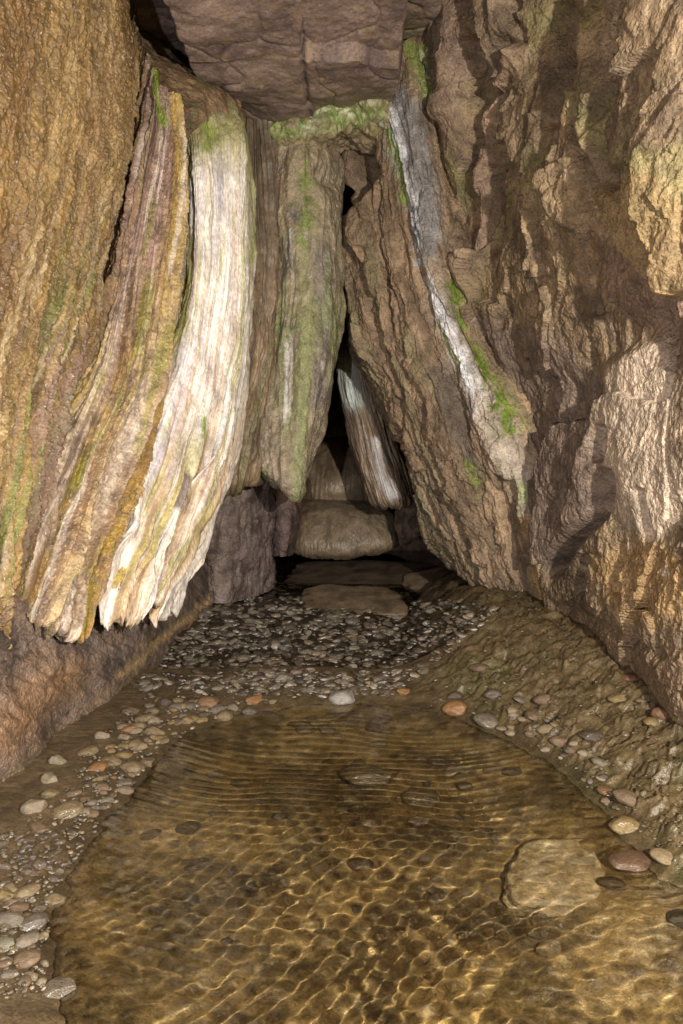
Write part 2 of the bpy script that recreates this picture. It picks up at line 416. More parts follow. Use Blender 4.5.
# --- striped curtain between the golden wall and the white drape
def flow_striped():
    net = [
     [(130,10,4.7),(124,90,4.5),(110,200,4.2),(75,320,4.0),(30,430,3.7),(-20,540,3.3),(-30,605,3.2),(-34,600,3.35)],
     [(150,72,4.25),(145,120,4.2),(126,240,3.95),(94,350,3.7),(52,460,3.4),(16,565,3.1),(4,630,3.05),(2,622,3.2)],
     [(165,85,4.3),(168,150,4.2),(150,270,3.98),(125,390,3.7),(88,490,3.4),(52,570,3.15),(42,640,3.05),(38,630,3.2)],
     [(182,100,4.4),(190,190,4.3),(176,300,4.1),(150,400,3.85),(116,490,3.6),(82,570,3.35),(70,640,3.2),(66,630,3.34)],
     [(183,130,4.55),(186,220,4.45),(172,320,4.3),(150,410,4.05),(130,500,3.8),(112,560,3.55),(93,630,3.4),(90,618,3.55)],
     [(193,130,4.8),(197,220,4.7),(184,330,4.55),(163,420,4.3),(146,500,4.05),(122,570,3.85),(106,606,3.7),(106,594,3.9)],
    ]
    s = Sheet(net, 460, 800); z = 0*s.u
    low = sst(.1, .75, s.v)
    s.disp(.03 * fbm(s.P[...,0]*2, s.P[...,1]*2, s.P[...,2]*.7, 3), True)
    w = s.s + .05*fbm(s.s*3, s.t*1.0, z, 3)
    d = .07*(ridged(w*3.6, s.t*.42, z+4, 3)) * (.35+.65*low) + .014*ridged(w*15, s.t*.9, z+8, 3) + .004*ridged(w*40, s.t*7, z, 3)
    X, Y, Z = s.P[...,0], s.P[...,1], s.P[...,2]
    d += .007*fbm(X*36, Y*36, Z*26, 3, .7) + .012*fbm(X*10,Y*10,Z*6,3)
    # overlapping sheets with a ragged lower hem
    hem = sst(.72, .90, s.v); s.hem(.86)
    lf, lh, lx = layers(w + .03*fbm(w*2, s.t*.8, z+44, 3), 5.0, 0, 61); lf2, lh2, lx2 = layers(w + .02*fbm(w*3, s.t*1.5, z+48, 3), 15.0, 0, 91)
    d += .085*lf*(.25+.75*low) + .022*lf2; d = (d - .09)*(1 - .65*sst(.70,.88,s.v))
    s.disp(d)
    s.P[...,2] += hem * (.10 + .16*(lh-.5) + .10*(lh2-.5) + .03*fbm(w*26, z, z+5, 2))
    q = w*1.0
    n2 = fbm(w*16, s.t*1.0, z+9, 4, .6); n1 = fbm(w*6, s.t*.5, z+31, 3); n3 = fbm(w*30, s.t*9, z, 3)
    top = sst(.5, .2, s.v)
    c = full(z, (.40, .29, .15))
    bands = [(.00, (.34,.22,.14)), (.14, (.25,.17,.18)), (.30, (.36,.28,.30)), (.42, (.24,.165,.17)), (.50, (.46,.35,.13)), (.58,(.36,.27,.12)),(.64, (.58,.52,.44)), (.74, (.28,.21,.17)), (.82, (.48,.40,.20)), (.93,(.70,.64,.52)), (1.0,(.5,.4,.25))]
    uu = s.u + .05*n1 + .025*n2
    c = np.stack([np.interp(uu, [b[0] for b in bands], [b[1][k] for b in bands]) for k in range(3)], -1)
    mid = sst(.22, .5, s.v)
    bands2 = [(0,(.40,.27,.09)),(.12,(.24,.19,.07)),(.20,(.50,.42,.27)),(.28,(.68,.62,.56)),(.35,(.26,.17,.10)),(.44,(.56,.45,.28)),(.52,(.70,.64,.57)),(.58,(.30,.19,.10)),(.66,(.54,.39,.13)),(.74,(.34,.20,.07)),(.82,(.40,.37,.12)),(.90,(.74,.67,.53)),(1.0,(.66,.54,.36))]
    c2 = np.stack([np.interp(uu, [b[0] for b in bands2], [b[1][k] for b in bands2]) for k in range(3)], -1)
    c = (c + (c2-c)*mid[...,None])*.92
    c = mix(c, pal(PAL_S, lh2), .22+.2*low+0*c[...,0]); c = mix(c, pal(PAL_S, lh), .12+0*c[...,0])
    c = mix(c, C3(.08,.055,.03), sst(.9,1.0,lx)*.5*low)
    c = mix(c, C3(.16,.12,.10), sst(0,.6,fbm(X*18,Y*18,Z*10,5,.7))*.6)
    c = mix(c, C3(.15,.09,.06), sst(.2,.7,n2)*.6)
    c = mix(c, C3(.78,.72,.66), sst(.2,.7,-n2)*.6)
    c = mix(c, C3(.24,.24,.07), sst(.2,.7,fbm(w*9, s.t*1.3, z+77, 4,.6))*.6)
    c = mix(c, C3(.10,.07,.05), sst(.2,.6,n3)*.4)
    c = mix(c, C3(.15,.23,.03), np.exp(-(pdist(s.px,s.py,[(148,60),(156,95),(165,120)])/5)**2)*.9)
    o = s.obj('flowstone_curtain', M_wet, c, np.full(z.shape,.38), sat=1.5)
    tag(o, 'wet curtain striped purple, ochre and yellow, between the golden wall and the white drape', 'rock formation')
flow_striped()

# --- white drapery
def flow_white():
    net = [
     [(178,60,5.3),(180,130,5.1),(186,230,4.9),(172,330,4.6),(140,430,4.3),(105,530,3.9),(80,640,3.6),(75,650,3.9)],
     [(182,75,5.0),(192,150,4.55),(196,240,4.42),(186,330,4.28),(160,430,4.02),(130,520,3.75),(96,608,3.5),(92,626,3.6)],
     [(200,85,4.9),(214,140,4.62),(216,240,4.50),(204,340,4.35),(180,440,4.10),(148,530,3.80),(112,600,3.55),(110,590,3.8)],
     [(225,98,5.0),(236,140,4.72),(238,240,4.60),(230,340,4.48),(206,440,4.25),(168,530,3.95),(128,600,3.66),(128,585,3.9)],
     [(234,104,5.1),(241,150,4.85),(244,240,4.75),(240,330,4.65),(223,420,4.45),(196,500,4.15),(138,604,3.75),(140,585,4.0)],
     [(240,110,5.5),(248,150,5.3),(251,240,5.2),(248,330,5.1),(234,420,4.95),(206,490,4.7),(160,580,4.2),(160,570,4.5)],
    ]
    s = Sheet(net, 360, 760); z = 0*s.u
    w = s.s + .03*fbm(s.s*4, s.t*1.1, z+2, 3)
    low = sst(.35,.8,s.v)
    s.disp(.025*fbm(s.P[...,0]*3, s.P[...,1]*3, s.P[...,2], 2), True)
    d = .045*ridged(w*6, s.t*.35, z+14, 3)*(.2+1.0*low) + .010*ridged(w*24, s.t*1.0, z+8, 3)*(.6+low) + .004*fbm(s.P[...,0]*36, s.P[...,1]*36, s.P[...,2]*18, 4, .65)+.02*fbm(s.P[...,0]*6, s.P[...,1]*6, s.P[...,2]*3, 3)
    lf, lh, lx = layers(w + .02*fbm(w*2, s.t*.8, z+44, 3), 8.0, 0, 141); lf2, lh2, lx2 = layers(w + .015*fbm(w*3, s.t*1.5, z+48, 3), 26.0, 0, 191)
    d += .06*lf*(.12+.88*low) + .012*lf2*(.4+low)
    s.hem(.84)
    s.disp(d)
    s.P[...,2] += sst(.74,.90,s.v) * (.22*(lh-.5) + .08*(lh2-.5) + .06*fbm(w*9, z, z+2, 3) + .05*fbm(w*28, z, z+5, 2))
    n2 = fbm(w*22, s.t*.9, z+9, 4, .6); n1 = fbm(w*8, s.t*.5, z+31, 3)
    c = full(z, (.88,.85,.81)); c = mix(c, pal(PAL_W, lh2), .3+.5*low); c = mix(c, pal(PAL_W, lh), .35*low)
    c = mix(c, C3(.55,.34,.20), sst(.15,.75,n2)*.7)
    c = mix(c, C3(.42,.30,.20), sst(.1,.6,n1)*.45*sst(.1,.3,s.v))
    c = mix(c, C3(.50,.36,.20), low*sst(-.1,.5,n1)*.8)
    c = mix(c, C3(.30,.20,.13), sst(.35,.9,n2+.3*n1)*low*.8)
    c = mix(c, C3(.50,.48,.56), sst(.15,.6,fbm(w*14, s.t*.7, z+63, 4,.6))*.6); c = mix(c, C3(.42,.40,.14), sst(.2,.6,fbm(w*9, s.t*.9, z+83, 4,.6))*.6)
    gm = fbm(s.P[...,0]*6, s.P[...,1]*6, s.P[...,2]*4, 4)
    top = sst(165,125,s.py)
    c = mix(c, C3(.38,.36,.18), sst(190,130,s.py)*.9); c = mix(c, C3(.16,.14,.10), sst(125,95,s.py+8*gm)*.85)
    c = mix(c, C3(.17,.22,.05), sst(-.1,.5,gm)*sst(175,120,s.py)*.8)
    c = mix(c, C3(.45,.50,.20), np.exp(-(pdist(s.px,s.py,[(247,130),(252,220),(247,260)])/5)**2)*.7)
    c = mix(c, C3(.17,.24,.04), np.exp(-(pdist(s.px,s.py,[(200,110),(208,135),(206,150)])/5)**2)*.8)
    c = mix(c, C3(.17,.27,.04), np.exp(-(pdist(s.px,s.py,[(199,420),(194,440)])/2.5)**2)*.9)
    c = mix(c, C3(.38,.36,.08), np.exp(-(pdist(s.px,s.py,[(190,240),(185,330),(170,370)])/5)**2)*.8)
    c = mix(c, C3(.16,.11,.10), np.exp(-(psdf(s.px,s.py,[(175,475),(182,485),(172,510),(165,505)]).clip(0)/3)**2)*.8)
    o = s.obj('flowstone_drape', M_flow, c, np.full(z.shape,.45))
    tag(o, 'tall white flowstone drape with thin rust streaks, brightest of the curtains on the left', 'rock formation')
flow_white()

def simple(name, net, nu, nv, mat, colf, dispf, label, cat='rock formation', kind=None, rough=.6):
    s = Sheet(net, nu, nv); s.z = 0*s.u
    dispf(s)
    c = colf(s)
    o = s.obj(name, mat, c, np.full(s.u.shape, rough) if not callable(rough) else rough(s))
    if kind: tag(o, kind=kind)
    else: tag(o, label, cat)
    return o

# --- brown drape between white drape and column
def d_(s):
    w = s.s + .03*fbm(s.s*4, s.t*1.1, s.z+2, 3); s.w = w
    s.disp(.03*ridged(w*7, s.t*.3, s.z+14, 3) + .012*ridged(w*25, s.t*.8, s.z, 3) + .03*fbm(s.P[...,0]*7, s.P[...,1]*7, s.P[...,2]*4, 4))
    s.P[...,2] += sst(.8,.97,s.v)*(.10*fbm(w*6, s.z, s.z+2, 3))
def c_(s):
    n2 = fbm(s.w*22, s.t*.8, s.z+9, 4, .6); n1 = fbm(s.w*6, s.t*.5, s.z+31, 3)
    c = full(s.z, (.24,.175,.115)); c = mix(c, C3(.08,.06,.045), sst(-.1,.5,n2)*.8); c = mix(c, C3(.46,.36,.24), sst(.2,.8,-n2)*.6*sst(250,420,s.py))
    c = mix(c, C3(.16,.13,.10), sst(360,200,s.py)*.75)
    c = mix(c, C3(.16,.17,.07), sst(.2,.6,n1)*.5)
    return c
simple('flowstone_drape', [
   [(236,100,5.6),(236,200,5.5),(234,300,5.3),(222,380,5.1),(200,450,4.9),(185,500,4.8),(180,490,5.1)],
   [(246,105,5.5),(248,200,5.4),(246,300,5.2),(236,380,5.0),(212,450,4.85),(198,498,4.8),(200,480,5.1)],
   [(258,110,5.5),(262,200,5.4),(262,300,5.3),(252,380,5.15),(235,440,5.0),(222,490,4.95),(225,475,5.3)],
   [(270,115,5.5),(272,200,5.45),(272,300,5.4),(266,380,5.3),(254,440,5.2),(246,482,5.15),(248,470,5.5)],
   [(285,118,5.8),(287,200,5.8),(287,300,5.8),(280,380,5.7),(268,440,5.6),(262,478,5.6),(262,468,5.9)]],
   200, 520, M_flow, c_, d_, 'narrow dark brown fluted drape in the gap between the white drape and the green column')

# --- the green and grey column
def d_(s):
    w = s.s + .04*fbm(s.s*3, s.t*1.5, s.z+2, 3); s.w = w
    P = s.P
    s.hem(.88); s.disp(.035*fbm(P[...,0]*4, P[...,1]*4, P[...,2]*1.6, 3) + .014*ridged(w*5, s.t*.6, s.z+4, 2) + .016*fbm(P[...,0]*9, P[...,1]*9, P[...,2]*4, 3,.5) + .003*fbm(P[...,0]*40, P[...,1]*40, P[...,2]*30, 3,.7))
    s.P[...,2] += sst(.86,.97,s.v)*(.05*fbm(w*8, s.z, s.z+2, 3))
    hd = np.exp(-(pdist(s.px,s.py,[(322,172),(328,180)])/7)**2)
    s.disp(-.10*hd)
def c_(s):
    n2 = fbm(s.w*16, s.t*1.2, s.z+9, 4, .6); n1 = fbm(s.w*4, s.t*1.1, s.z+31, 4); P = s.P; n3 = fbm(P[...,0]*14,P[...,1]*14,P[...,2]*14,4)
    c = full(s.z, (.34,.28,.20)); bk = sst(-.35,.35,n3+.6*n1)
    c = mix(c, C3(.42,.32,.22), np.exp(-(pdist(s.px,s.py,[(285,180),(282,240),(280,300)])/8)**2))
    c = mix(c, C3(.17,.15,.15), np.exp(-((pdist(s.px,s.py,[(322,250),(325,320),(318,400)]) )/9)**2)*.8)
    c = mix(c, C3(.70,.70,.68), np.exp(-(pdist(s.px,s.py,[(291,235),(286,290),(290,330),(284,420)])/5)**2)*sst(-.3,.4,n2)*.9)
    c = mix(c, C3(.20,.27,.06), np.exp(-(pdist(s.px+6*n3,s.py,[(310,165),(308,215),(304,240)])/12)**2)*.85*bk)
    c = mix(c, C3(.20,.28,.08), np.exp(-(pdist(s.px+6*n3,s.py,[(292,320),(290,350)])/12)**2)*.8*bk)
    c = mix(c, C3(.25,.29,.12), sst(-.3,.5,n1)*.75*sst(150,380,s.py))
    c = mix(c, C3(.10,.09,.09), np.exp(-(pdist(s.px,s.py,[(292,213),(296,217)])/6)**2)*.9*sst(-.3,.3,n3+.4))
    c = mix(c, C3(.14,.12,.11), np.exp(-(pdist(s.px,s.py,[(289,245),(285,275)])/5)**2)*.7)
    c = mix(c, C3(.10,.08,.06), sst(.3,.9,n3+.4*n2)*.55)
    c = mix(c, C3(.55,.50,.42), sst(.3,.9,-n3-.3*n2)*.5)
    return c
simple('flowstone_column', [
   [(282,110,6.0),(280,160,6.0),(280,240,6.0),(280,320,6.0),(276,400,5.95),(268,450,5.9),(268,478,5.9),(275,480,6.2)],
   [(270,125,5.75),(272,160,5.6),(273,240,5.6),(271,320,5.55),(263,390,5.5),(255,440,5.4),(258,468,5.35),(264,468,5.9)],
   [(285,125,5.6),(288,160,5.42),(288,240,5.38),(286,320,5.32),(282,390,5.28),(276,445,5.2),(278,484,5.2),(284,482,5.8)],
   [(305,125,5.65),(308,160,5.42),(308,240,5.32),(308,320,5.25),(306,390,5.2),(301,445,5.18),(298,500,5.22),(302,485,5.8)],
   [(325,130,5.75),(328,170,5.55),(329,240,5.38),(330,310,5.35),(323,390,5.32),(313,440,5.35),(303,484,5.4),(300,474,5.8)],
   [(338,140,6.0),(340,190,5.8),(339,240,5.65),(340,310,5.6),(331,380,5.6),(320,430,5.6),(306,470,5.65),(304,464,6.0)],
   [(340,150,6.4),(338,200,6.2),(342,240,6.1),(338,310,6.1),(328,380,6.1),(318,430,6.1),(308,465,6.1),(306,460,6.3)]],
   300, 620, M_wet, c_, d_, 'hanging flowstone column, pale grey with green moss, at the centre of the cave', rough=.4)

# --- green canopy under the ceiling
def d_(s):
    P = s.P
    s.disp(.05*fbm(P[...,0]*5, P[...,1]*5, P[...,2]*4, 3) + .02*ridged(P[...,0]*9, P[...,1]*5, P[...,2]*9, 3) + .006*fbm(P[...,0]*30, P[...,1]*30, P[...,2]*30, 3))
def c_(s):
    P = s.P; n = fbm(P[...,0]*6,P[...,1]*6,P[...,2]*8,4); n2 = fbm(P[...,0]*18,P[...,1]*18,P[...,2]*18,4)
    c = full(s.z, (.30,.24,.16)); 
    top = sst(112, 100, s.py - .0*s.px)
    g = np.exp(-(pdist(s.px,s.py,[(275,132),(300,122),(335,116),(375,112)])/10)**2)
    c = mix(c, C3(.27,.35,.13), g*.95*sst(-.6,.1,n2)); c = mix(c, C3(.58,.63,.44), sst(.15,.6,n)*g*.8)
    c = mix(c, C3(.13,.16,.05), sst(.1,.6,n2)*.6)
    c = mix(c, C3(.22,.18,.12), sst(108,90,s.py)*.8)
    c = mix(c, C3(.30,.19,.15), sst(140,165,s.py)*sst(300,330,s.px)*.7)
    return c
simple('moss_ledge', [
   [(262,70,5.9),(262,112,5.7),(264,138,5.6),(268,160,5.9)],
   [(285,75,5.85),(283,112,5.45),(282,135,5.4),(285,170,5.8)],
   [(315,70,5.85),(312,105,5.45),(312,130,5.4),(315,180,5.9)],
   [(345,60,5.85),(343,98,5.4),(344,124,5.45),(342,150,5.9)],
   [(372,50,5.8),(372,88,5.25),(374,118,5.35),(375,150,5.8)],
   [(395,40,5.9),(392,88,5.3),(393,125,5.35),(398,160,5.8)]],
   260, 200, M_flow, c_, d_, 'moss green ledge of smooth flowstone across the top of the column, under the ceiling slab')

# --- brown curtain right of centre with the white and green streak
def d_(s):
    P = s.P
    w = s.s + .06*fbm(s.s*2.5, s.t*1.0, s.z+2, 3); s.w = w
    s.disp(.05*fbm(P[...,0]*2.4, P[...,1]*2, P[...,2]*1.2, 3), True)
    jj = .06*fbm(w*3, s.t*2, s.z+9, 3)
    d = .04*ridged(w*3.0, s.t*.35, s.z+4, 2) + .07*facet((w+jj)*3.2, s.t*.7, 63, .8) + .028*facet((w+jj)*8, s.t*2.6, 73, .8) + .010*facet((w+jj)*20, s.t*9, 83, .8) + .022*fbm(w*8, s.t*3.2, s.z, 3,.6) + .009*fbm(P[...,0]*26,P[...,1]*26,P[...,2]*18,4,.65)
    # slits and hollows
    for pts, wd, dp in (([(381,190),(384,250),(392,300)],2.5,.10), ([(346,205),(340,215)],6,.2), ([(362,146),(361,170),(352,192)],10,.9),
                        ([(366,250),(372,310),(384,360)],2.5,.06), ([(392,300),(396,330)],2,.08), ([(400,400),(405,440)],3,.05), ([(440,440),(445,470)],3,.05), ([(460,500),(480,560)],3,.05),([(425,470),(440,520)],3,.05)):
        wob = 3*fbm(s.px*.05, s.py*.03, s.z, 3)
        d -= dp*np.exp(-(pdist(s.px+wob, s.py, pts)/wd)**2)
    # channel with the streak stands proud at its right
    d += .05*np.exp(-(pdist(s.px,s.py,[(412,170),(432,260),(455,340),(490,410),(522,480),(540,520)])/9)**2)
    d -= .05*np.exp(-(pdist(s.px,s.py,[(395,150),(416,255),(436,340),(470,430)])/6)**2)
    s.disp(d)
    s.P[...,2] += sst(.84,.97,s.v)*(.03*fbm(w*12, s.z, s.z+2, 3))
STREAK = [(388,88),(396,140),(410,190),(420,240),(424,270),(440,320),(458,362),(482,400),(500,430)]
def c_(s):
    P = s.P; n2 = fbm(s.w*18, s.t*1.4, s.z+9, 4, .6); n1 = fbm(s.w*4, s.t*.8, s.z+31, 4); n3 = fbm(P[...,0]*16,P[...,1]*16,P[...,2]*12,5,.6)
    c = full(s.z, (.28,.205,.14))
    c = mix(c, C3(.14,.10,.075), sst(0,.6,n2)*.35); c = c*(1+.5*facet((s.w+.06*fbm(s.w*3, s.t*2, s.z+9, 3))*8, s.t*2.6, 73, 0))[...,None]; c = mix(c, C3(.44,.32,.21), sst(.15,.8,-n2)*.7)
    c = mix(c, C3(.21,.21,.12), sst(.1,.6,n1)*.45)
    c = mix(c, C3(.12,.09,.075), sst(.2,.7,n3)*.45)
    wob = 5*n3
    def st(pts, wd): return np.exp(-(pdist(s.px+wob, s.py+.4*wob, pts)/wd)**2)
    # dark grey band left of the streak at lower part
    c = mix(c, C3(.12,.10,.09), st([(440,370),(465,430),(480,470)],9)*.75)
    c = mix(c, C3(.27,.26,.26), np.exp(-(psdf(s.px+wob,s.py,[(376,92),(392,80),(412,110),(428,170),(436,240),(430,262),(416,215),(400,160)]).clip(0)/6)**2)*.9)
    c = mix(c, C3(.80,.82,.85), st([(391,100),(396,135),(404,165),(416,205),(422,240)],6.5)*sst(-.6,.1,n2))
    mp = np.exp(-(psdf(s.px+wob,s.py,[(404,48),(432,52),(441,80),(438,108),(424,100)]).clip(0)/4)**2)
    c = mix(c, C3(.24,.28,.09), mp*.9); c = mix(c, C3(.75,.73,.62), mp*sst(.0,.35,n3)*sst(412,432,s.px))
    c = mix(c, C3(.07,.075,.09), st([(424,190),(421,235),(424,262)],5)*sst(-.2,.3,n3)*.9)
    c = mix(c, C3(.88,.90,.95), st([(424,255),(430,275),(440,310),(452,348),(470,378),(488,405)],8)*sst(-.75,.1,n2+.5*n3))
    c = mix(c, C3(.60,.53,.46), st([(486,402),(508,440),(532,490),(545,540)],9)*.7)
    c = mix(c, C3(.21,.30,.05), st([(388,130),(400,165),(406,200)],4)*.9)
    c = mix(c, C3(.17,.25,.04), st([(455,285),(466,325),(485,368),(500,400),(513,430)],6.5)*sst(-.6,.1,n3))
    c = mix(c, C3(.22,.30,.06), st([(436,322),(448,352),(462,375)],2.5)*.8)
    c = mix(c, C3(.30,.36,.09), st([(476,462),(484,490)],6)*.8*sst(-.3,.3,n3))
    c = mix(c, C3(.40,.44,.22), st([(522,480),(536,500)],4)*.8)
    c = mix(c, C3(.50,.30,.12), st([(535,520),(548,580),(550,600)],8)*.7)
    c = mix(c, C3(.48,.34,.24), st([(372,385),(385,440),(418,478)],3)*.7)
    c = mix(c, C3(.30,.33,.22), st([(424,480),(436,520),(452,548)],7)*sst(-.2,.4,n2)*.8)
    return c
def net_eq(net):
    m = max(len(c) for c in net)
    return [cr([tuple(map(float, q)) for q in c], m) if len(c) != m else [tuple(map(float, q)) for q in c] for c in net]
simple('flowstone_curtain', net_eq([
   [(352,120,6.6),(346,180,6.6),(347,260,6.5),(354,330,6.4),(384,400,6.3),(414,470,6.3),(430,520,6.3),(440,550,6.3),(450,550,6.5)],
   [(350,120,6.1),(340,190,6.0),(345,260,5.85),(352,335,5.75),(378,390,5.75),(408,455,5.75),(428,520,5.7),(446,560,5.7),(462,556,6.1)],
   [(364,120,5.8),(360,200,5.6),(368,280,5.5),(384,350,5.45),(406,410,5.4),(434,480,5.35),(462,545,5.3),(478,582,5.3),(490,570,5.8)],
   [(378,100,5.5),(384,200,5.4),(398,280,5.3),(416,350,5.2),(438,410,5.1),(466,480,5.05),(492,545,5.0),(508,592,5.0),(520,578,5.5)],
   [(386,70,5.35),(410,190,5.2),(424,270,5.1),(446,345,4.98),(474,405,4.88),(504,470,4.8),(522,540,4.75),(534,600,4.7),(545,585,5.2)],
   [(412,40,5.3),(436,190,5.1),(450,270,5.0),(474,340,4.85),(506,410,4.7),(532,480,4.6),(545,540,4.55),(556,604,4.55),(575,590,5.0)],
   [(440,40,5.7),(465,190,5.5),(480,270,5.3),(505,340,5.1),(540,410,4.9),(565,480,4.8),(575,540,4.7),(585,610,4.7),(600,600,5.0)]]),
   520, 760, M_rock, c_, d_, 'fluted brown rock curtain with a white and green streak, right of the central column', rough=.5)

# --- small curtain in the back gap
def d_(s):
    w = s.s + .03*fbm(s.s*4, s.t*1.5, s.z+2, 3); s.w = w
    s.disp(.035*ridged(w*8, s.t*.7, s.z+4, 3) + .012*ridged(w*25, s.t*2, s.z+4, 2) + .003*fbm(s.P[...,0]*40,s.P[...,1]*40,s.P[...,2]*25,3))
    s.P[...,2] += sst(.82,.97,s.v)*(.10*fbm(w*9, s.z, s.z+2, 3))
def c_(s):
    n2 = fbm(s.w*22, s.t*1.4, s.z+9, 4, .6)
    c = full(s.z, (.26,.19,.13)); c = mix(c, C3(.10,.08,.07), sst(0,.5,n2)*.8); c = mix(c, C3(.55,.45,.35), sst(.15,.8,-n2)*.7)
    def st(pts, wd): return np.exp(-(pdist(s.px, s.py, pts)/wd)**2)
    c = mix(c, C3(.60,.66,.62), st([(347,362),(350,382),(357,402)],7)*.95)
    c = mix(c, C3(.62,.62,.64), st([(374,440),(382,475),(392,495)],3)*.8)
    return c
simple('flowstone_drape', [
   [(345,340,7.2),(345,380,7.1),(350,420,7.1),(360,460,7.1),(372,492,7.1),(376,490,7.4)],
   [(342,345,6.9),(343,380,6.8),(352,420,6.75),(364,465,6.7),(376,500,6.7),(382,495,7.0)],
   [(350,345,6.75),(354,380,6.6),(364,420,6.55),(376,465,6.5),(390,502,6.5),(394,495,6.9)],
   [(362,350,6.8),(368,385,6.65),(378,425,6.6),(390,465,6.55),(400,502,6.55),(402,495,6.9)],
   [(378,355,7.2),(384,390,7.1),(394,430,7.1),(406,470,7.1),(412,500,7.1),(412,495,7.3)]],
   200, 320, M_flow, c_, d_, 'small grey and white striped drape hanging in the dark gap behind the brown curtain')
# dark rock right of the small drape
def d_(s):
    P = s.P; s.disp(.06*fbm(P[...,0]*4,P[...,1]*4,P[...,2]*3,4)+.02*ridged(P[...,0]*10,P[...,1]*10,P[...,2]*5,3))
def c_(s):
    P = s.P; n = fbm(P[...,0]*8,P[...,1]*8,P[...,2]*8,5,.6)
    return mix(full(s.z,(.20,.14,.10)), C3(.09,.065,.05), sst(-.1,.6,n))
simple('cave_wall_back', [
   [(376,360,7.6),(384,430,7.5),(394,490,7.4),(400,538,7.3),(405,545,7.6)],
   [(392,360,7.4),(404,430,7.3),(412,480,7.2),(416,530,7.1),(420,530,7.5)],
   [(420,360,7.2),(430,430,7.1),(436,480,7.0),(440,524,7.0),(444,530,7.4)],
   [(470,360,7.0),(470,430,7.0),(470,480,6.9),(470,540,6.9),(470,530,7.3)]],
   140, 160, M_rock, c_, d_, None, kind='structure')

simple('cave_wall_back', [[(x,60,9.7),(x,300,9.5),(x,560,9.4),(x,700,9.4)] for x in (120,240,340,440,600)], 120, 120, M_rock, c_, d_, None, kind='structure')
# --- mound tiers at the back
def tier(name, net, nu, nv, col, label, fringe=.05, seed=0):
    def d2(s):
        P = s.P
        s.disp(.025*fbm(P[...,0]*3,P[...,1]*3,P[...,2]*3,3) + .008*ridged(s.s*14, s.t*1.0, s.z+seed, 3)*sst(.3,.6,s.v) + .003*fbm(P[...,0]*30,P[...,1]*30,P[...,2]*30,3))
        s.P[...,2] += sst(.80,.95,s.v)*fringe*(ridged(s.s*8, s.z, s.z+seed, 3)-.5)
    def c2(s):
        n = fbm(s.s*10, s.t*2, s.z+seed, 4,.6); n2 = fbm(s.P[...,0]*3,s.P[...,1]*3,s.P[...,2]*3,4)
        c = mix(full(s.z,col), np.array(col)*.55, sst(0,.7,n)*.7); c = mix(c, np.array(col)*1.35, sst(.1,.7,n2)*.6)
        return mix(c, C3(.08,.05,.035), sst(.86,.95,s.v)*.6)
    simple(name, net, nu, nv, M_flow, c2, d2, label, rough=.45)
tier('flowstone_mound', [
   [(300,505,8.3),(283,512,8.0),(280,530,7.8),(284,549,7.75),(290,552,8.1)],
   [(300,498,8.4),(295,506,7.8),(293,528,7.5),(295,552,7.45),(300,553,8.0)],
   [(330,496,8.5),(328,503,7.7),(328,526,7.35),(328,556,7.3),(330,556,8.0)],
   [(360,498,8.5),(360,505,7.7),(361,526,7.35),(362,554,7.3),(362,554,8.0)],
   [(385,502,8.5),(388,510,7.8),(391,528,7.5),(393,546,7.45),(390,548,8.0)],
   [(400,515,8.4),(402,520,8.2),(405,530,8.0),(407,540,7.9),(405,540,8.3)]], 260, 170, (.27,.21,.145),
   'broad rounded beige flowstone mound with a dripping fringe, low at the back of the cave', .08, 3)
tier('flowstone_mound', [
   [(305,440,8.9),(300,455,8.6),(298,485,8.4),(298,510,8.4)],
   [(325,436,8.9),(320,450,8.4),(318,482,8.1),(318,512,8.1)],
   [(350,434,8.9),(348,448,8.3),(348,482,8.0),(348,512,8.1)],
   [(372,438,8.9),(376,454,8.5),(380,486,8.3),(384,514,8.3)]], 160, 120, (.30,.23,.16),
   'upper dull brown flowstone mound resting on the broad beige one in the back gap', .0, 8)

tier('flowstone_mound', [
   [(312,385,9.2),(310,410,9.1),(306,440,9.0),(304,470,9.0)],
   [(330,380,9.1),(330,410,8.95),(328,440,8.8),(326,470,8.9)],
   [(352,380,9.1),(353,410,8.95),(354,440,8.8),(356,470,8.9)],
   [(370,385,9.2),(372,410,9.1),(376,440,9.0),(380,470,9.0)]], 120, 120, (.27,.20,.14),
   'tall dim brown flowstone hump behind the two lower mounds, beside the column', .0, 15)
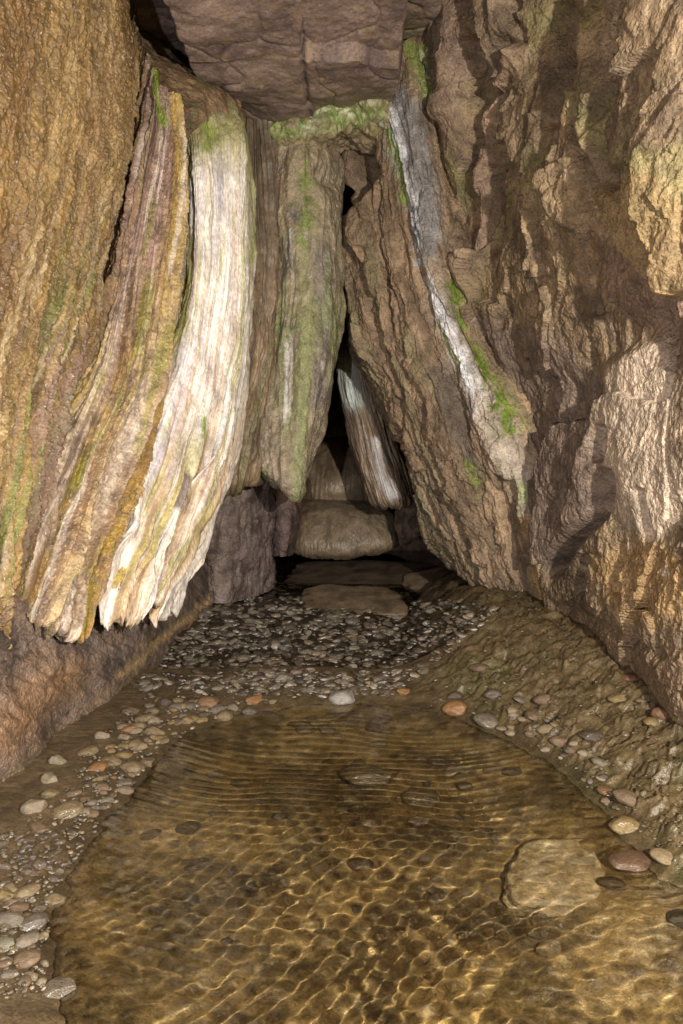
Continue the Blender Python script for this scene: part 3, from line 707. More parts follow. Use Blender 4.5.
# --- grey rock block under the brown drape, and the small orange-topped one
def mkblock(name, net, nu, nv, cols, label, seed):
    def d2(s):
        P = s.P; f1, f2, cv = cell(P[...,0]*6+seed, P[...,2]*5, seed)
        s.disp(.03*fbm(P[...,0]*4+seed,P[...,1]*4,P[...,2]*3,3)+.014*ridged(P[...,0]*7,P[...,1]*7,P[...,2]*5,4)+.02*cv*sst(.0,.1,f2))
    def c2(s):
        P = s.P; n = fbm(P[...,0]*7,P[...,1]*7,P[...,2]*7+seed,5,.6)
        c = mix(full(s.z,cols[0]), np.array(cols[1]), sst(-.1,.6,n))
        if len(cols) > 2: c = mix(c, np.array(cols[2]), sst(cols[3][0], cols[3][1], s.py))
        return c
    return simple(name, net, nu, nv, M_rock, c2, d2, label, rough=.5)
mkblock('rock_block', [
   [(204,455,6.9),(202,490,6.8),(206,530,6.7),(206,575,6.6),(206,600,6.6)],
   [(204,455,6.3),(201,492,6.1),(204,530,6.0),(206,572,6.0),(206,600,6.0)],
   [(230,455,6.2),(226,490,5.9),(224,530,5.85),(222,574,5.85),(222,602,5.85)],
   [(255,455,6.3),(250,490,6.1),(246,530,6.05),(243,576,6.1),(242,600,6.1)],
   [(272,455,6.6),(272,490,6.6),(270,530,6.6),(268,572,6.6),(268,590,6.6)],
   [(276,455,7.2),(276,490,7.2),(274,530,7.2),(272,565,7.2),(272,580,7.2)]], 180, 220,
   [(.30,.24,.22),(.15,.115,.105)], 'purple grey jagged block of rock standing under the narrow brown drape', 4)
mkblock('rock_block', [
   [(272,480,7.4),(272,500,7.3),(272,530,7.2),(274,556,7.2)],
   [(278,482,7.0),(276,498,6.7),(275,530,6.6),(277,556,6.6)],
   [(290,484,6.9),(291,500,6.6),(289,530,6.5),(286,556,6.6)],
   [(300,486,7.3),(300,505,7.2),(296,530,7.1),(292,552,7.2)]], 100, 130,
   [(.20,.14,.13),(.09,.065,.06),(.48,.28,.13),(508,488)], 'small dark rock with an orange top, tucked below the central column', 9)

# --- lower left wall
def Wf(px, pf, below=0):
    x, y = zplane(px, pf, .05)
    if not below: return (px, pf, float(y))
    a, b = proj(np.array([x, y, -.4])); return (float(a), float(b), float(y))
def d_(s):
    P = s.P
    s.disp(sst(0,.5,P[...,2])*.06*fbm(P[...,0]*1.8,P[...,1]*1.8,P[...,2]*1.8,4,.55), True)
    dg = P[...,1]*.75 + P[...,2]*1.2
    w2 = dg + .06*fbm(P[...,0]*4,P[...,1]*3,P[...,2]*4,3)
    s.disp(.016*ridged(w2*7, P[...,1]*1.5-P[...,2], s.z, 4) + .004*fbm(P[...,0]*30,P[...,1]*30,P[...,2]*30,3))
def c_(s):
    P = s.P; n = fbm(P[...,0]*4,P[...,1]*4,P[...,2]*4,5,.6); n2 = fbm(P[...,1]*3,P[...,2]*14,s.z,4)
    c = full(s.z,(.20,.155,.13)); c = mix(c, C3(.10,.08,.07), sst(-.1,.5,n)); c = mix(c, C3(.30,.20,.13), sst(.1,.6,n2)*.5)
    c = mix(c, C3(.34,.20,.10), np.exp(-(pdist(s.px,s.py,[(0,740),(30,700),(60,680)])/22)**2)*.6)
    c = mix(c, C3(.50,.36,.20), np.exp(-(pdist(s.px+6*n,s.py,[(120,676),(160,640),(200,608),(245,578)])/4.5)**2)*.8)
    c = mix(c, C3(.20,.15,.10), sst(-12,6, s.py-(770-.72*s.px))*.7)
    return c
simple('cave_wall_left', [
   *[[(px,480,Wf(px,pf)[2]*1.10),(px,(480+pf)*.5,Wf(px,pf)[2]*1.05),Wf(px,pf),Wf(px,pf,1)] for px,pf in ((-620,1250),(-180,935),(0,782),(60,728),(120,688),(170,636),(220,600),(275,570))]],
   620, 330, M_rock, c_, d_, None, kind='structure', rough=.6)

def W3(X, Y, Z):
    a, b = proj(np.array([float(X), float(Y), float(Z)])); return (float(a), float(b), float(Y))
# --- ceiling slab
def d_(s):
    P = s.P
    s.disp(.05*fbm(P[...,0]*1.5,P[...,1]*1.5,P[...,2],4), True)
    f1,f2,cv = cell(P[...,0]*1.6+.4*fbm(P[...,0]*2,P[...,1]*2,s.z,2), P[...,1]*1.3, 3)
    d = .02*cv*sst(0,.1,f2) - .02*sst(.05,0,f2) + .006*fbm(P[...,0]*25,P[...,1]*25,P[...,2],4) + .012*ridged(P[...,0]*5,P[...,1]*5,s.z,3)
    d -= .04*np.exp(-(pdist(s.px,s.py,[(302,40),(304,70),(310,105)])/2.5)**2)
    s.disp(d*.45)
    X, Y = P[...,0], P[...,1]; e = .04*fbm(Y*3, s.z, s.z, 3)
    s.P[...,2] += .5*sst(-.97,-1.03, X+e)*sst(3.0,3.6,Y) + .5*sst(.36,.42,X+e-.02*(Y-4))*sst(3.0,3.8,Y)
    s.P[...,2] += .10*facet(X*1.1+.2, Y*.9, 7, .7)
def c_(s):
    P = s.P; n = fbm(P[...,0]*2,P[...,1]*2,s.z,5,.6); n2 = fbm(P[...,0]*8,P[...,1]*8,s.z,5,.6)
    c = full(s.z,(.24,.18,.155)); c = mix(c, C3(.15,.11,.10), sst(-.1,.6,n)); c = mix(c, C3(.26,.19,.13), sst(.1,.6,n2)*.6)
    c = mix(c, C3(.25,.22,.13), sst(60,110,s.py)*sst(290,360,s.px)*.7)
    c = mix(c, C3(.03,.025,.025), np.exp(-(pdist(s.px,s.py,[(301,30),(304,60),(312,105)])/2.5)**2)*sst(-.2,.3,n2)*.8)
    return c
simple('cave_ceiling', [
   *[[W3(x, y, zc - .13 + .05*x) for y, zc in ((1.3,4.25),(2.4,4.2),(3.3,4.12),(4.0,4.08),(4.6,4.06),(5.2,4.10),(5.8,4.16),(6.6,4.2))] for x in (-2.6,-1.6,-1.0,-.5,0,.3,.55,.8)]],
   420, 400, M_ceil, c_, d_, None, kind='structure', rough=.6)

# --- dark shelf above the curtains at left (between curtain lip and ceiling)
def d_(s):
    P = s.P; s.disp(.05*fbm(P[...,0]*3,P[...,1]*3,P[...,2]*3,4)+.02*ridged(P[...,0]*6,P[...,1]*6,P[...,2]*6,3))
def c_(s):
    P = s.P; n = fbm(P[...,0]*5,P[...,1]*5,P[...,2]*5,5,.6)
    c = mix(full(s.z,(.24,.165,.10)), C3(.13,.09,.06), sst(-.1,.5,n))
    return mix(c, C3(.15,.17,.06), sst(.2,.6,n)*.6)
simple('rock_shelf', [
   [(130,20,5.0),(135,60,4.7),(140,100,4.5),(150,150,4.7)],
   [(155,45,5.1),(158,70,4.6),(165,100,4.45),(170,150,4.7)],
   [(178,60,5.1),(182,78,4.7),(190,110,4.55),(195,150,4.8)],
   [(205,75,5.2),(210,92,4.85),(215,115,4.75),(218,150,5.0)],
   [(235,100,5.3),(240,108,5.1),(243,125,5.05),(245,150,5.2)]], 160, 110, M_rock, c_, d_,
   'brown rounded rock shelf between the tops of the left curtains and the dark ceiling')

# --- the right wall
NOSE = [(600,150),(606,200),(618,232),(640,262),(652,285),(668,297),(700,292),(900,300),(900,-200),(640,-200),(628,60)]
def d_(s):
    P = s.P; X, Y, Z = P[...,0], P[...,1], P[...,2]
    s.disp(.07*fbm(Y*1.0, Z*.9, s.z+1, 3), True)
    # lineations run down and to the left
    a = Y*1.0; 
    wy = Y + .05*fbm(Y*2, Z*1.3, s.z+6, 3); wz = Z + .08*fbm(Y*2, Z*1.5, s.z+16, 3)
    q = wy + .28*wz
    jj = .10*fbm(Y*1.6, Z*1.2, s.z+61, 3); jk = .05*fbm(Y*5, Z*4, s.z+71, 3)
    def saw(x): f = x - np.floor(x); return np.where(f < .92, f/.92, (1-f)/.08)
    up = sst(420, 240, s.py)
    d = .16*facet((q+jj)*1.05+.3, wz*.60, 3, .9) + .07*facet((q+jj)*2.6, wz*1.6, 23, .8)*(.4+.6*up) + .024*facet((q+jk)*7, (wz+jk)*5.5, 43, .8)*(.6+.4*up) + .010*facet((q+jk)*22, (wz+jk)*14, 53, .8)
    d += .05*saw(q*1.3 + 2*jj)*up + .02*fbm(Y*3,Z*2,s.z+5,3)
    d -= .03
    smooth = np.exp(-(psdf(s.px,s.py,[(600,370),(640,350),(668,400),(683,470),(670,530),(640,540),(615,500),(605,430)]).clip(0)/14)**2)
    d = d*(1-.75*smooth)
    wob = 4*fbm(s.px*.03, s.py*.02, s.z, 4)
    for pts, wd, dp in (([(466,45),(472,90),(458,170),(452,240),(449,290)],8,.16), ([(512,45),(496,110),(482,180),(478,240)],9,.10), ([(556,-10),(556,60),(548,120)],8,.12),
                        ([(582,0),(578,60),(570,110)],5,.08), ([(626,15),(628,60),(622,100),(616,180)],8,.14), ([(534,194),(534,240),(533,276)],2.5,.10),
                        ([(590,120),(600,190),(612,240)],6,.08), ([(522,5),(524,40)],4,.08), ([(600,430),(596,460)],5,.10), ([(606,480),(600,515),(578,545),(568,570)],8,.16),
                        ([(596,555),(594,590)],4,.08), ([(540,390),(536,430)],4,.06), ([(576,330),(574,370)],2.5,.05), ([(497,300),(494,330)],3,.05), ([(640,490),(650,540)],4,.05), ([(625,545),(622,590)],4,.05),
                        ([(560,600),(600,615),(660,655)],5,.03)):
        d -= dp*np.exp(-(pdist(s.px+wob, s.py+wob, pts)/wd)**2)
    for pts, wd, dp in (([(520,50),(492,92),(474,125),(466,190),(462,290)],6,.09), ([(446,-10),(452,40),(446,110)],10,.08), ([(600,0),(603,80),(598,140)],7,.08), ([(560,160),(575,220)],8,.05)):
        d += dp*np.exp(-(pdist(s.px+wob, s.py, pts)/wd)**2)
    d = d*sst(.02,.22,s.u)*(1-.7*sst(.80,.93,s.v))
    d += .13*sst(3, -5, psdf(s.px+wob*.5, s.py, NOSE))*sst(700,560,s.px*0+600)
    d += .006*ridged(Y*12, Z*8, X*10, 3, .5)*sst(-.1,.4,fbm(Y*2,Z*2,s.z+33,3)) + .004*fbm(X*34,Y*34,Z*34,3,.7)
    s.disp(d)
def c_(s):
    P = s.P; X, Y, Z = P[...,0], P[...,1], P[...,2]
    n = fbm(Y*2, Z*2, s.z+2, 5, .6); n2 = fbm(Y*9, Z*6, X*6, 5, .65); n3 = fbm(Y*5, Z*1.2, s.z+7, 4, .6)
    c = full(s.z,(.25,.185,.12)); c = mix(c, C3(.14,.105,.075), sst(-.1,.6,n)*.8); c = mix(c, C3(.36,.27,.165), sst(.05,.7,n3)*.6)
    c = mix(c, C3(.10,.075,.06), sst(.15,.7,n2)*.6); c = mix(c, C3(.48,.37,.26), sst(.2,.8,-n2)*.5)
    lc = facet((Y+.28*Z)*2.9+.3*n, Z*1.3, 23, 0); c = c*(1+.35*lc[...,None])
    c = mix(c, C3(.22,.21,.09), sst(.1,.6,fbm(Y*3,Z*1.5,s.z+40,4))*.55*sst(330,180,s.py))
    def pl(pts, soft): return np.exp(-(psdf(s.px+8*n2,s.py+8*n,pts).clip(0)/soft)**2)
    c = mix(c, C3(.19,.145,.125), pl([(470,330),(540,340),(590,420),(600,500),(560,560),(520,480),(490,400)],12)*.75)
    c = mix(c, C3(.60,.50,.40), pl([(606,375),(640,350),(662,400),(676,470),(668,520),(645,530),(620,500),(608,440)],12)*.85)
    c = mix(c, C3(.24,.17,.13), pl([(590,250),(625,250),(683,310),(720,330),(683,350),(620,320)],8)*.8)
    c = mix(c, C3(.30,.215,.115), pl([(615,190),(683,180),(760,280),(683,285),(650,270),(622,230)],6)*.7)
    c = mix(c, C3(.52,.38,.19), np.exp(-(pdist(s.px+3*n2,s.py,[(603,185),(607,205),(620,235),(632,250),(650,285),(665,297),(690,290)])/2.6)**2)*.9)
    c = mix(c, C3(.46,.30,.14), pl([(610,560),(640,545),(683,560),(700,600),(640,620)],10)*.5)
    c = mix(c, C3(.60,.54,.46), np.exp(-(pdist(s.px,s.py,[(668,570),(674,574)])/4)**2)*sst(-.3,.2,n2))
    c = mix(c, C3(.22,.155,.105), pl([(555,600),(610,622),(683,680),(683,720),(620,660),(560,615)],6)*.8)
    c = mix(c, C3(.30,.22,.17), pl([(425,-20),(455,-20),(462,60),(450,130),(436,60)],5)*.8)
    c = mix(c, C3(.36,.26,.20), np.exp(-(pdist(s.px,s.py,[(520,50),(492,92),(476,125),(466,190),(462,290)])/5)**2)*.7)  # frontal light on the bright ridge, painted in as a paler tone
    return c
simple('cave_wall_right', net_eq([
   [(470,-60,6.6),(440,20,6.4),(440,90,6.2),(462,200,6.0),(480,300,5.7),(520,420,5.3),(560,540,5.0),(572,600,4.9),(580,606,5.1)],
   [(440,-160,5.6),(418,10,5.45),(436,90,5.25),(448,180,5.14),(470,300,5.0),(512,410,4.8),(540,520,4.5),(546,610,4.38),(550,630,4.4)],
   [(470,-200,4.9),(455,0,4.8),(466,90,4.75),(475,190,4.7),(498,310,4.55),(530,420,4.4),(555,530,4.25),(574,630,4.1),(578,655,4.15)],
   [(530,-240,4.3),(510,-10,4.25),(515,100,4.2),(522,210,4.15),(536,320,4.05),(560,430,3.95),(582,540,3.85),(603,640,3.7),(606,665,3.75)],
   [(600,-280,3.75),(575,-20,3.7),(575,100,3.65),(580,220,3.6),(588,330,3.55),(602,440,3.45),(620,550,3.35),(638,664,3.2),(640,690,3.25)],
   [(700,-320,3.2),(660,-40,3.1),(650,100,3.05),(650,220,3.02),(652,340,3.0),(658,450,2.95),(670,570,2.85),(686,698,2.68),(690,730,2.7)],
   [(850,-380,2.6),(800,-60,2.5),(780,100,2.45),(775,230,2.42),(775,360,2.4),(780,480,2.35),(790,620,2.3),(805,770,2.2),(800,740,2.6)],
   [(1400,-500,1.5),(1300,-100,1.4),(1280,100,1.35),(1260,250,1.35),(1260,400,1.35),(1260,550,1.3),(1280,720,1.3),(1300,950,1.25),(1300,900,1.6)]]),
   760, 800, M_rock, c_, d_, None, kind='structure', rough=.5)

# --- enclosing tunnel (open behind the camera)
def tunnel():
    nu, nv = 220, 200
    th = np.linspace(R(-25), R(205), nu)[:, None]; Y = np.linspace(-3.5, 10.5, nv)[None]
    r = 1 + 0*Y + 0*th
    k = np.where(Y > 8.6, np.sqrt(np.clip(1 - ((Y-8.6)/1.9)**2, 0.0, 1)), 1)
    X = 2.35*np.cos(th)*k; Z = .6 + 4.6*np.sin(th)*k; Yb = Y + 0*th
    d = .25*fbm(X*.8, Yb*.8, Z*.8, 4) + .06*ridged(X*3, Yb*3, Z*3, 3)
    X = X*(1+d*.3); Z = Z + .6*d
    n = fbm(X*3, Yb*3, Z*3, 4)
    c = mix(full(X,(.22,.16,.11)), C3(.12,.085,.06), sst(-.2,.5,n))
    C = np.concatenate([c, np.full(X.shape+(1,), .6)], -1)
    me = mesh_np('cave_wall_outer', np.stack([X, Yb, Z], -1).reshape(-1,3), gridQ(nu,nv), C.reshape(-1,4))
    tag(link('cave_wall_outer', me, M_rock), kind='structure')
tunnel()

# ------------------------------------------------------------------ stones
def stone_mat(name, rough, coat):
    m = bpy.data.materials.new(name); m.use_nodes = True; t = m.node_tree; L = t.links.new
    b = t.nodes['Principled BSDF']; oi = N(t, 'ShaderNodeObjectInfo'); tc = N(t, 'ShaderNodeTexCoord')
    n = N(t, 'ShaderNodeTexNoise'); n.inputs['Scale'].default_value = 2.2; n.inputs['Detail'].default_value = 9; n.inputs['Roughness'].default_value = .7
    n.noise_dimensions = '4D'; L(oi.outputs['Random'], n.inputs['W']); L(tc.outputs['Object'], n.inputs['Vector'])
    mr = N(t, 'ShaderNodeMapRange'); mr.inputs[1].default_value = .3; mr.inputs[2].default_value = .7; mr.inputs[3].default_value = .5; mr.inputs[4].default_value = 1.35; L(n.outputs[0], mr.inputs[0])
    v = N(t, 'ShaderNodeVectorMath', operation='SCALE'); L(oi.outputs['Color'], v.inputs[0]); L(mr.outputs[0], v.inputs['Scale']); L(v.outputs[0], b.inputs['Base Color'])
    b.inputs['Roughness'].default_value = rough; b.inputs['Coat Weight'].default_value = coat; b.inputs['Coat Roughness'].default_value = .12
    n2 = N(t, 'ShaderNodeTexNoise'); n2.inputs['Scale'].default_value = 9; n2.inputs['Detail'].default_value = 6; L(tc.outputs['Object'], n2.inputs['Vector'])
    bu = N(t, 'ShaderNodeBump'); bu.inputs['Strength'].default_value = .35; bu.inputs['Distance'].default_value = .05; L(n2.outputs[0], bu.inputs['Height']); L(bu.outputs[0], b.inputs['Normal']); L(bu.outputs[0], b.inputs['Coat Normal'])
    return m
M_stone = stone_mat('pebble_stone', .6, .1); M_wetst = stone_mat('wet_stone', .35, .7)
import bmesh
def ico(sub):
    bm = bmesh.new(); bmesh.ops.create_icosphere(bm, subdivisions=sub, radius=1)
    V = np.array([v.co[:] for v in bm.verts]); T = np.array([[v.index for v in f.verts] for f in bm.faces]); bm.free(); return V, T
V3, T3 = ico(4); V2, T2 = ico(2)
def stone_shape(V, seed, facet):
    r = np.random.RandomState(seed); D = V.copy(); rad = np.ones(len(V))*1.0
    for k in range(int(6 + 8*facet)):
        n = r.normal(size=3); n /= np.linalg.norm(n); h = r.uniform(.62, .95) if facet > .5 else r.uniform(.8, 1.0)
        dt = V @ n; rad = np.minimum(rad, np.where(dt > .05, h/np.maximum(dt, .05), 9))
    rad = rad*(1 + .07*fbm(V[:,0]*1.5+seed, V[:,1]*1.5, V[:,2]*1.5, 3))
    return V*rad[:,None]
stone_mesh = {}
for wet in (0, 1):
    for k in range(10):
        V = stone_shape(V3, 10+k, 0.0 if k < 5 else 1.0)
        me = mesh_np('pebble_shape', V, T3, smooth=True); me.materials.append(M_wetst if wet else M_stone)
        stone_mesh[(wet, k)] = me
used_lab = set()
def stone(px, py, wpx, col, label, name='pebble', cat='pebble', group=None, wet=0, k=None, asp=None, flat=None, sink=.47, rot=None, h=None):
    x, y, z = floor_hit(px, py)
    if k is None: k = rng.randrange(5) if rng.random() < .5 else rng.randrange(5, 10)
    asp = asp or rng.uniform(.62, .9); flat = flat or rng.uniform(.38, .6)
    r = 1.12 * wpx * math.hypot(y, .6) / 683 / 2
    o = bpy.data.objects.new(name, stone_mesh[(wet, k)]); COL.objects.link(o)
    o.scale = (r, r*asp, r*flat); o.rotation_euler = (rng.uniform(-.2,.2), rng.uniform(-.2,.2), rot if rot is not None else rng.uniform(-.7,.7))
    o.location = (x, y, z + r*flat*(1-2*sink)); o.color = tuple((c*.72+m*.28)*.54 for c, m in zip(col, (.30,.22,.13))) + (1,)
    o.cycles.is_caustics_receiver = True
    return tag(o, label, cat, group)
TAN=(.37,.28,.15); LT=(.46,.38,.26); OR=(.50,.24,.08); BR=(.26,.17,.10); DK=(.10,.08,.065); GR=(.26,.23,.185); WH=(.66,.63,.56); RB=(.28,.13,.06); YB=(.38,.27,.10)
BEACH = 'pebbles on the left beach of the pool'
hero = [
 (97,768,21,OR,'bright orange oval pebble in the middle of the left beach, largest orange one there',0,BEACH),
 (130,731,19,OR,'rusty orange pebble near the upper left shore, just below a brown pebble',0,BEACH),
 (130,712,18,BR,'round brown pebble directly above the rusty orange pebble on the left beach',0,BEACH),
 (164,703,17,DK,'dark grey pebble at the top left of the beach beside tan pebbles',0,BEACH),
 (146,720,18,TAN,'flat tan pebble between the rusty orange pebble and the dark grey one',0,BEACH),
 (102,737,15,LT,'pale angular pebble standing up from bare mud on the left beach',0,BEACH),
 (88,752,20,TAN,'wide tan pebble just above and left of the bright orange oval pebble',0,BEACH),
 (57,762,17,LT,'pale pebble nearest the left cave wall with a long dark shadow',0,BEACH),
 (50,780,18,LT,'pale pebble just below the one nearest the left cave wall',0,BEACH),
 (50,795,17,TAN,'tan pebble half sunk in mud, third down along the left wall',0,BEACH),
 (35,809,24,LT,'pale three-cornered stone at the left edge of the beach mud',0,BEACH),
 (67,812,29,TAN,'large wet tan stone with a shiny lower edge on the left shore',1,BEACH),
 (73,793,18,BR,'brown pebble just above the large wet tan stone',0,BEACH),
 (111,762,20,TAN,'tan pebble touching the right end of the bright orange oval one',0,BEACH),
 (124,755,18,YB,'yellow brown pebble up and right of the bright orange oval one',0,BEACH),
 (138,747,21,TAN,'broad tan pebble close to the water at the upper left shore',0,BEACH),
 (132,768,24,TAN,'long flat tan stone at the waterline right of the bright orange pebble',0,BEACH),
 (146,763,17,BR,'brown pebble at the waterline, right of the long flat tan stone',1,BEACH),
 (154,733,21,(.36,.24,.13),'orange tinted tan pebble at the corner of the pool shore',0,BEACH),
 (124,784,18,GR,'grey pebble at the waterline below the long flat tan stone',1,BEACH),
 (104,806,14,DK,'small black wet pebble at the waterline right of the large wet tan stone',1,BEACH),
 (38,829,24,BR,'dull brown stone at the top of the dark wet gravel on the left',1,BEACH),
 (72,834,13,DK,'tiny black glossy pebble at the lower left waterline',1,BEACH),
 (208,703,23,(.40,.23,.11),'large orange brown pebble in the strip above the far left shore',0,BEACH),
 (255,700,20,OR,'orange pebble in the mud strip, rightmost of the far left shore',0,BEACH),
 (273,702,9,TAN,'tiny round tan pebble just right of the orange one on the mud strip',0,BEACH),
 (232,708,14,GR,'small blue grey pebble on the mud strip between two orange ones',0,BEACH),
 (250,712,19,DK,'long dark pebble at the water under the rightmost orange pebble',1,BEACH),
 (224,717,18,TAN,'tan pebble at the far left waterline below the blue grey pebble',0,BEACH),
 (204,715,14,DK,'dark pebble under the large orange brown one on the far left shore',0,BEACH),
 (185,717,14,GR,'grey pebble at the waterline left of the dark pebble',0,BEACH),
 (182,706,15,TAN,'tan upright pebble left of the large orange brown one',0,BEACH),
 (283,679,18,(.45,.42,.36),'pale grey rounded stone at the front edge of the dark gravel bed',0,None),
 (342,699,26,(.72,.70,.64),'white stone alone on the far rim of the pool',0,None),
 (404,692,15,OR,'small orange pebble on the far rim, right of the white stone',0,None),
 (455,709,25,OR,'orange wet stone lying at the far right waterline',1,None),
 (487,721,26,GR,'flat grey stone in the water right of the orange wet stone',1,None),
 (432,611,14,(.42,.39,.34),'pale grey block among the stones below the back slabs',0,None),
 (479,668,20,BR,'round brown stone set in the mud of the right bank, farthest back',0,None),
 (455,696,18,DK,'dark stone just above the orange wet stone at the far right',0,None),
 (631,677,21,RB,'red brown stone under the edge of the right wall, highest on the bank',0,None),
 (619,698,21,YB,'yellow brown stone with bright green moss on the right bank',0,None),
 (651,684,12,DK,'small black stone under the right wall beside the red brown one',0,None),
 (666,696,18,LT,'cream pointed stone under the right wall',0,None),
 (641,700,12,BR,'small brown stone between the mossy stone and the cream one',0,None),
 (662,714,20,RB,'red brown stone below the cream pointed stone on the right bank',0,None),
 (651,722,14,YB,'yellow brown pebble left of the lower red brown stone',0,None),
 (593,738,28,(.045,.04,.035),'glossy black oval stone in the middle of the right bank',1,None),
 (544,700,19,BR,'brown rounded stone highest of the cluster above the right shore',0,None),
 (534,715,18,BR,'brown stone just below the highest one of the right shore cluster',0,None),
 (546,730,17,TAN,'tan stone in the right shore cluster left of the black oval stone',0,None),
 (560,742,19,BR,'dark brown oval stone nearest the left of the black oval stone',0,None),
 (511,733,13,LT,'small pale wet pebble at the right waterline',1,None),
 (493,695,19,DK,'glossy dark stone on the bank right of the orange wet stone',1,None),
 (521,700,17,GR,'grey blocky stone in the right shore cluster',0,None),
 (584,755,14,LT,'pale pebble at the waterline under the black oval stone',0,None),
 (599,762,14,GR,'small grey angular stone at the waterline of the right bank',0,None),
 (607,792,18,RB,'reddish wet stone in the notch of the right shore',1,None),
 (629,797,28,BR,'brown arched stone jutting from the right bank into the water',0,None),
 (626,828,32,YB,'mossy yellow brown stone at the waterline below the arched stone',1,None),
 (665,857,26,TAN,'tan slanting stone at the lower right shore',0,None),
 (54,901,22,TAN,'smooth tan stone in the shallow water at lower left',0,None),
 (26,941,25,(.36,.31,.24),'tan grey rounded stone at lower left, upper of a touching pair',0,None),
 (26,960,27,(.34,.23,.14),'rounded stone with an orange patch, lower of a touching pair',0,None),
 (3,946,20,(.36,.36,.27),'pale green grey stone cut by the left edge of the picture',0,None),
 (4,964,15,BR,'small brown stone under the pale green grey one at the left edge',0,None),
 (57,992,34,(.22,.19,.15),'wet grey faceted stone with a bright glint at lower left',1,None),
 (25,892,27,TAN,'tan rough stone on top of the lower left stone pile',0,None),
 (18,907,21,BR,'brown stone under the tan rough one of the lower left pile',0,None),
 (3,896,19,YB,'yellowish stone at the left edge above the lower left pile',0,None),
 (9,922,28,GR,'grey stone at the left edge in the middle of the pile',0,None),
 (32,925,28,(.15,.14,.12),'dark wet stone in the middle of the lower left pile',1,None),
]
for (px,py,wp,c,lab,wet,g) in hero:
    up = lab.startswith('pale angular') or 'three-cornered' in lab or 'nearest the left cave wall' in lab
    stone(px,py,wp,c,lab,group=g,wet=wet,cat='stone' if 'stone' in lab else 'pebble',name='stone' if 'stone' in lab else 'pebble', flat=.75 if up else None, k=rng.randrange(5,10) if (up or 'angular' in lab or 'faceted' in lab) else None)
# submerged stones
under = [(198,884,26,(.09,.07,.05),'dark lump under the water at the left middle of the pool'),(124,900,19,(.24,.17,.09),'small brown stone under the water near the left shore'),
 (458,782,24,LT,'pale flat stone under the water at the right of the pool centre'),(378,759,14,LT,'small pale pebble under the water right of the pool centre line'),(371,796,58,(.26,.19,.10),'long flat brown stone under the water in the middle of the pool'),
 (366,846,28,(.34,.25,.13),'brown rounded stone under water, left of the big submerged boulder'),(421,820,36,(.36,.28,.15),'tan stone under the water above and left of the big boulder'),
 (312,725,13,LT,'small pale stone under the water below the white rim stone'),(327,742,18,LT,'pale oval stone under the water, second below the white rim stone'),
 (632,867,46,(.16,.08,.05),'dark red brown wet stone right of the big submerged boulder'),(613,892,26,(.20,.13,.07),'small brown stone under the water between the boulder and the red brown stone'),
 (682,927,26,(.20,.22,.17),'grey green stone in the water at the right edge of the picture'),(548,970,26,(.40,.30,.15),'tan stone under the water below the big boulder'),(238,800,22,(.34,.26,.13),'flat tan stone under the water left of the pool centre')]
for (px,py,wp,c,lab) in under:
    stone(px,py,wp,c,lab,name='stone',cat='stone',wet=1,flat=.35,sink=.25)
# the boulder
def boulder():
    n = 150
    V, T = ico(5)
    P = V.copy()
    e = 5.0
    nrm = (np.abs(P[:,0])**e + np.abs(P[:,1])**e + np.abs(P[:,2])**e)**(1/e); P = P/nrm[:,None]
    P[:,0] *= (1 + .10*P[:,1]*-1)
    P *= (1 + .13*fbm(V[:,0]*1.5,V[:,1]*1.5,V[:,2]*1.5+3,4))[:,None]
    P = P*np.array([.17,.19,.06])
    P[:,0] += .30*P[:,1]; P[:,2] += .012*facet(P[:,0]*12, P[:,1]*12, 3, .8)
    col = np.zeros((len(P),4)); f = fbm(V[:,0]*2,V[:,1]*2,V[:,2]*2,4)
    base = mix(full(f,(.40,.31,.17)), C3(.50,.42,.28), sst(-.1,.4,f)); col[:,:3] = base; col[:,3] = .5
    me = mesh_np('boulder', P, T, col)
    o = link('boulder', me, M_mud)
    x, y, z = floor_hit(560, 886)
    o.location = (x, y, -.125)
    tag(o, 'big flat-topped tan boulder under the water at the right of the pool', 'boulder')
boulder()

# random beach pebbles
def in_poly(px, py, poly): return float(psdf(np.array([px]), np.array([py]), poly)[0]) < 0
def cword(c):
    b = sum(c)/3; sat = (max(c)-min(c))/max(c); w_ = 'dark' if b < .14 else 'pale' if b > .33 else 'mid'
    return w_ + ('-toned brown' if sat > .45 else '-toned tan' if sat > .3 else '-toned grey')
def scatter(poly, n, wr, cols, label, group, name='pebble', cat='pebble', wet=0, avoid=0):
    xs = [p[0] for p in poly]; ys = [p[1] for p in poly]; k = 0; tries = 0
    while k < n and tries < n*40:
        tries += 1
        px, py = rng.uniform(min(xs), max(xs)), rng.uniform(min(ys), max(ys))
        if not in_poly(px, py, poly): continue
        cc = rng.choice(cols); stone(px, py, rng.uniform(*wr), cc, cword(cc) + ' ' + label, name=name, cat=cat, group=group, wet=wet)
        k += 1
scatter([(150,700),(200,698),(235,712),(190,726),(160,745),(150,770),(120,800),(92,822),(70,815),(95,780),(110,745),(125,712)], 60, (7,16), [TAN,BR,LT,YB,GR,(.3,.22,.13)], 'small pebble packed between the larger ones on the left beach', 'small pebbles on the left beach')
scatter([(0,835),(60,832),(82,845),(62,880),(40,885),(0,890)], 42, (7,15), [(.10,.08,.06),(.16,.12,.09),(.07,.06,.05)], 'glossy wet pebble in the patch at the left edge above the tan stones', 'dark wet pebbles at the left edge', wet=1)
scatter([(0,885),(45,880),(60,900),(50,950),(42,985),(0,990)], 26, (8,18), [TAN,BR,GR,LT], 'small stone wedged in the pile at the lower left shore', 'small stones in the lower left pile')
scatter([(470,715),(520,705),(560,725),(610,775),(640,830),(625,835),(590,785),(540,748),(490,728)], 30, (6,14), [BR,GR,TAN,DK,LT], 'muddy little pebble along the right shore of the pool', 'small pebbles along the right shore')
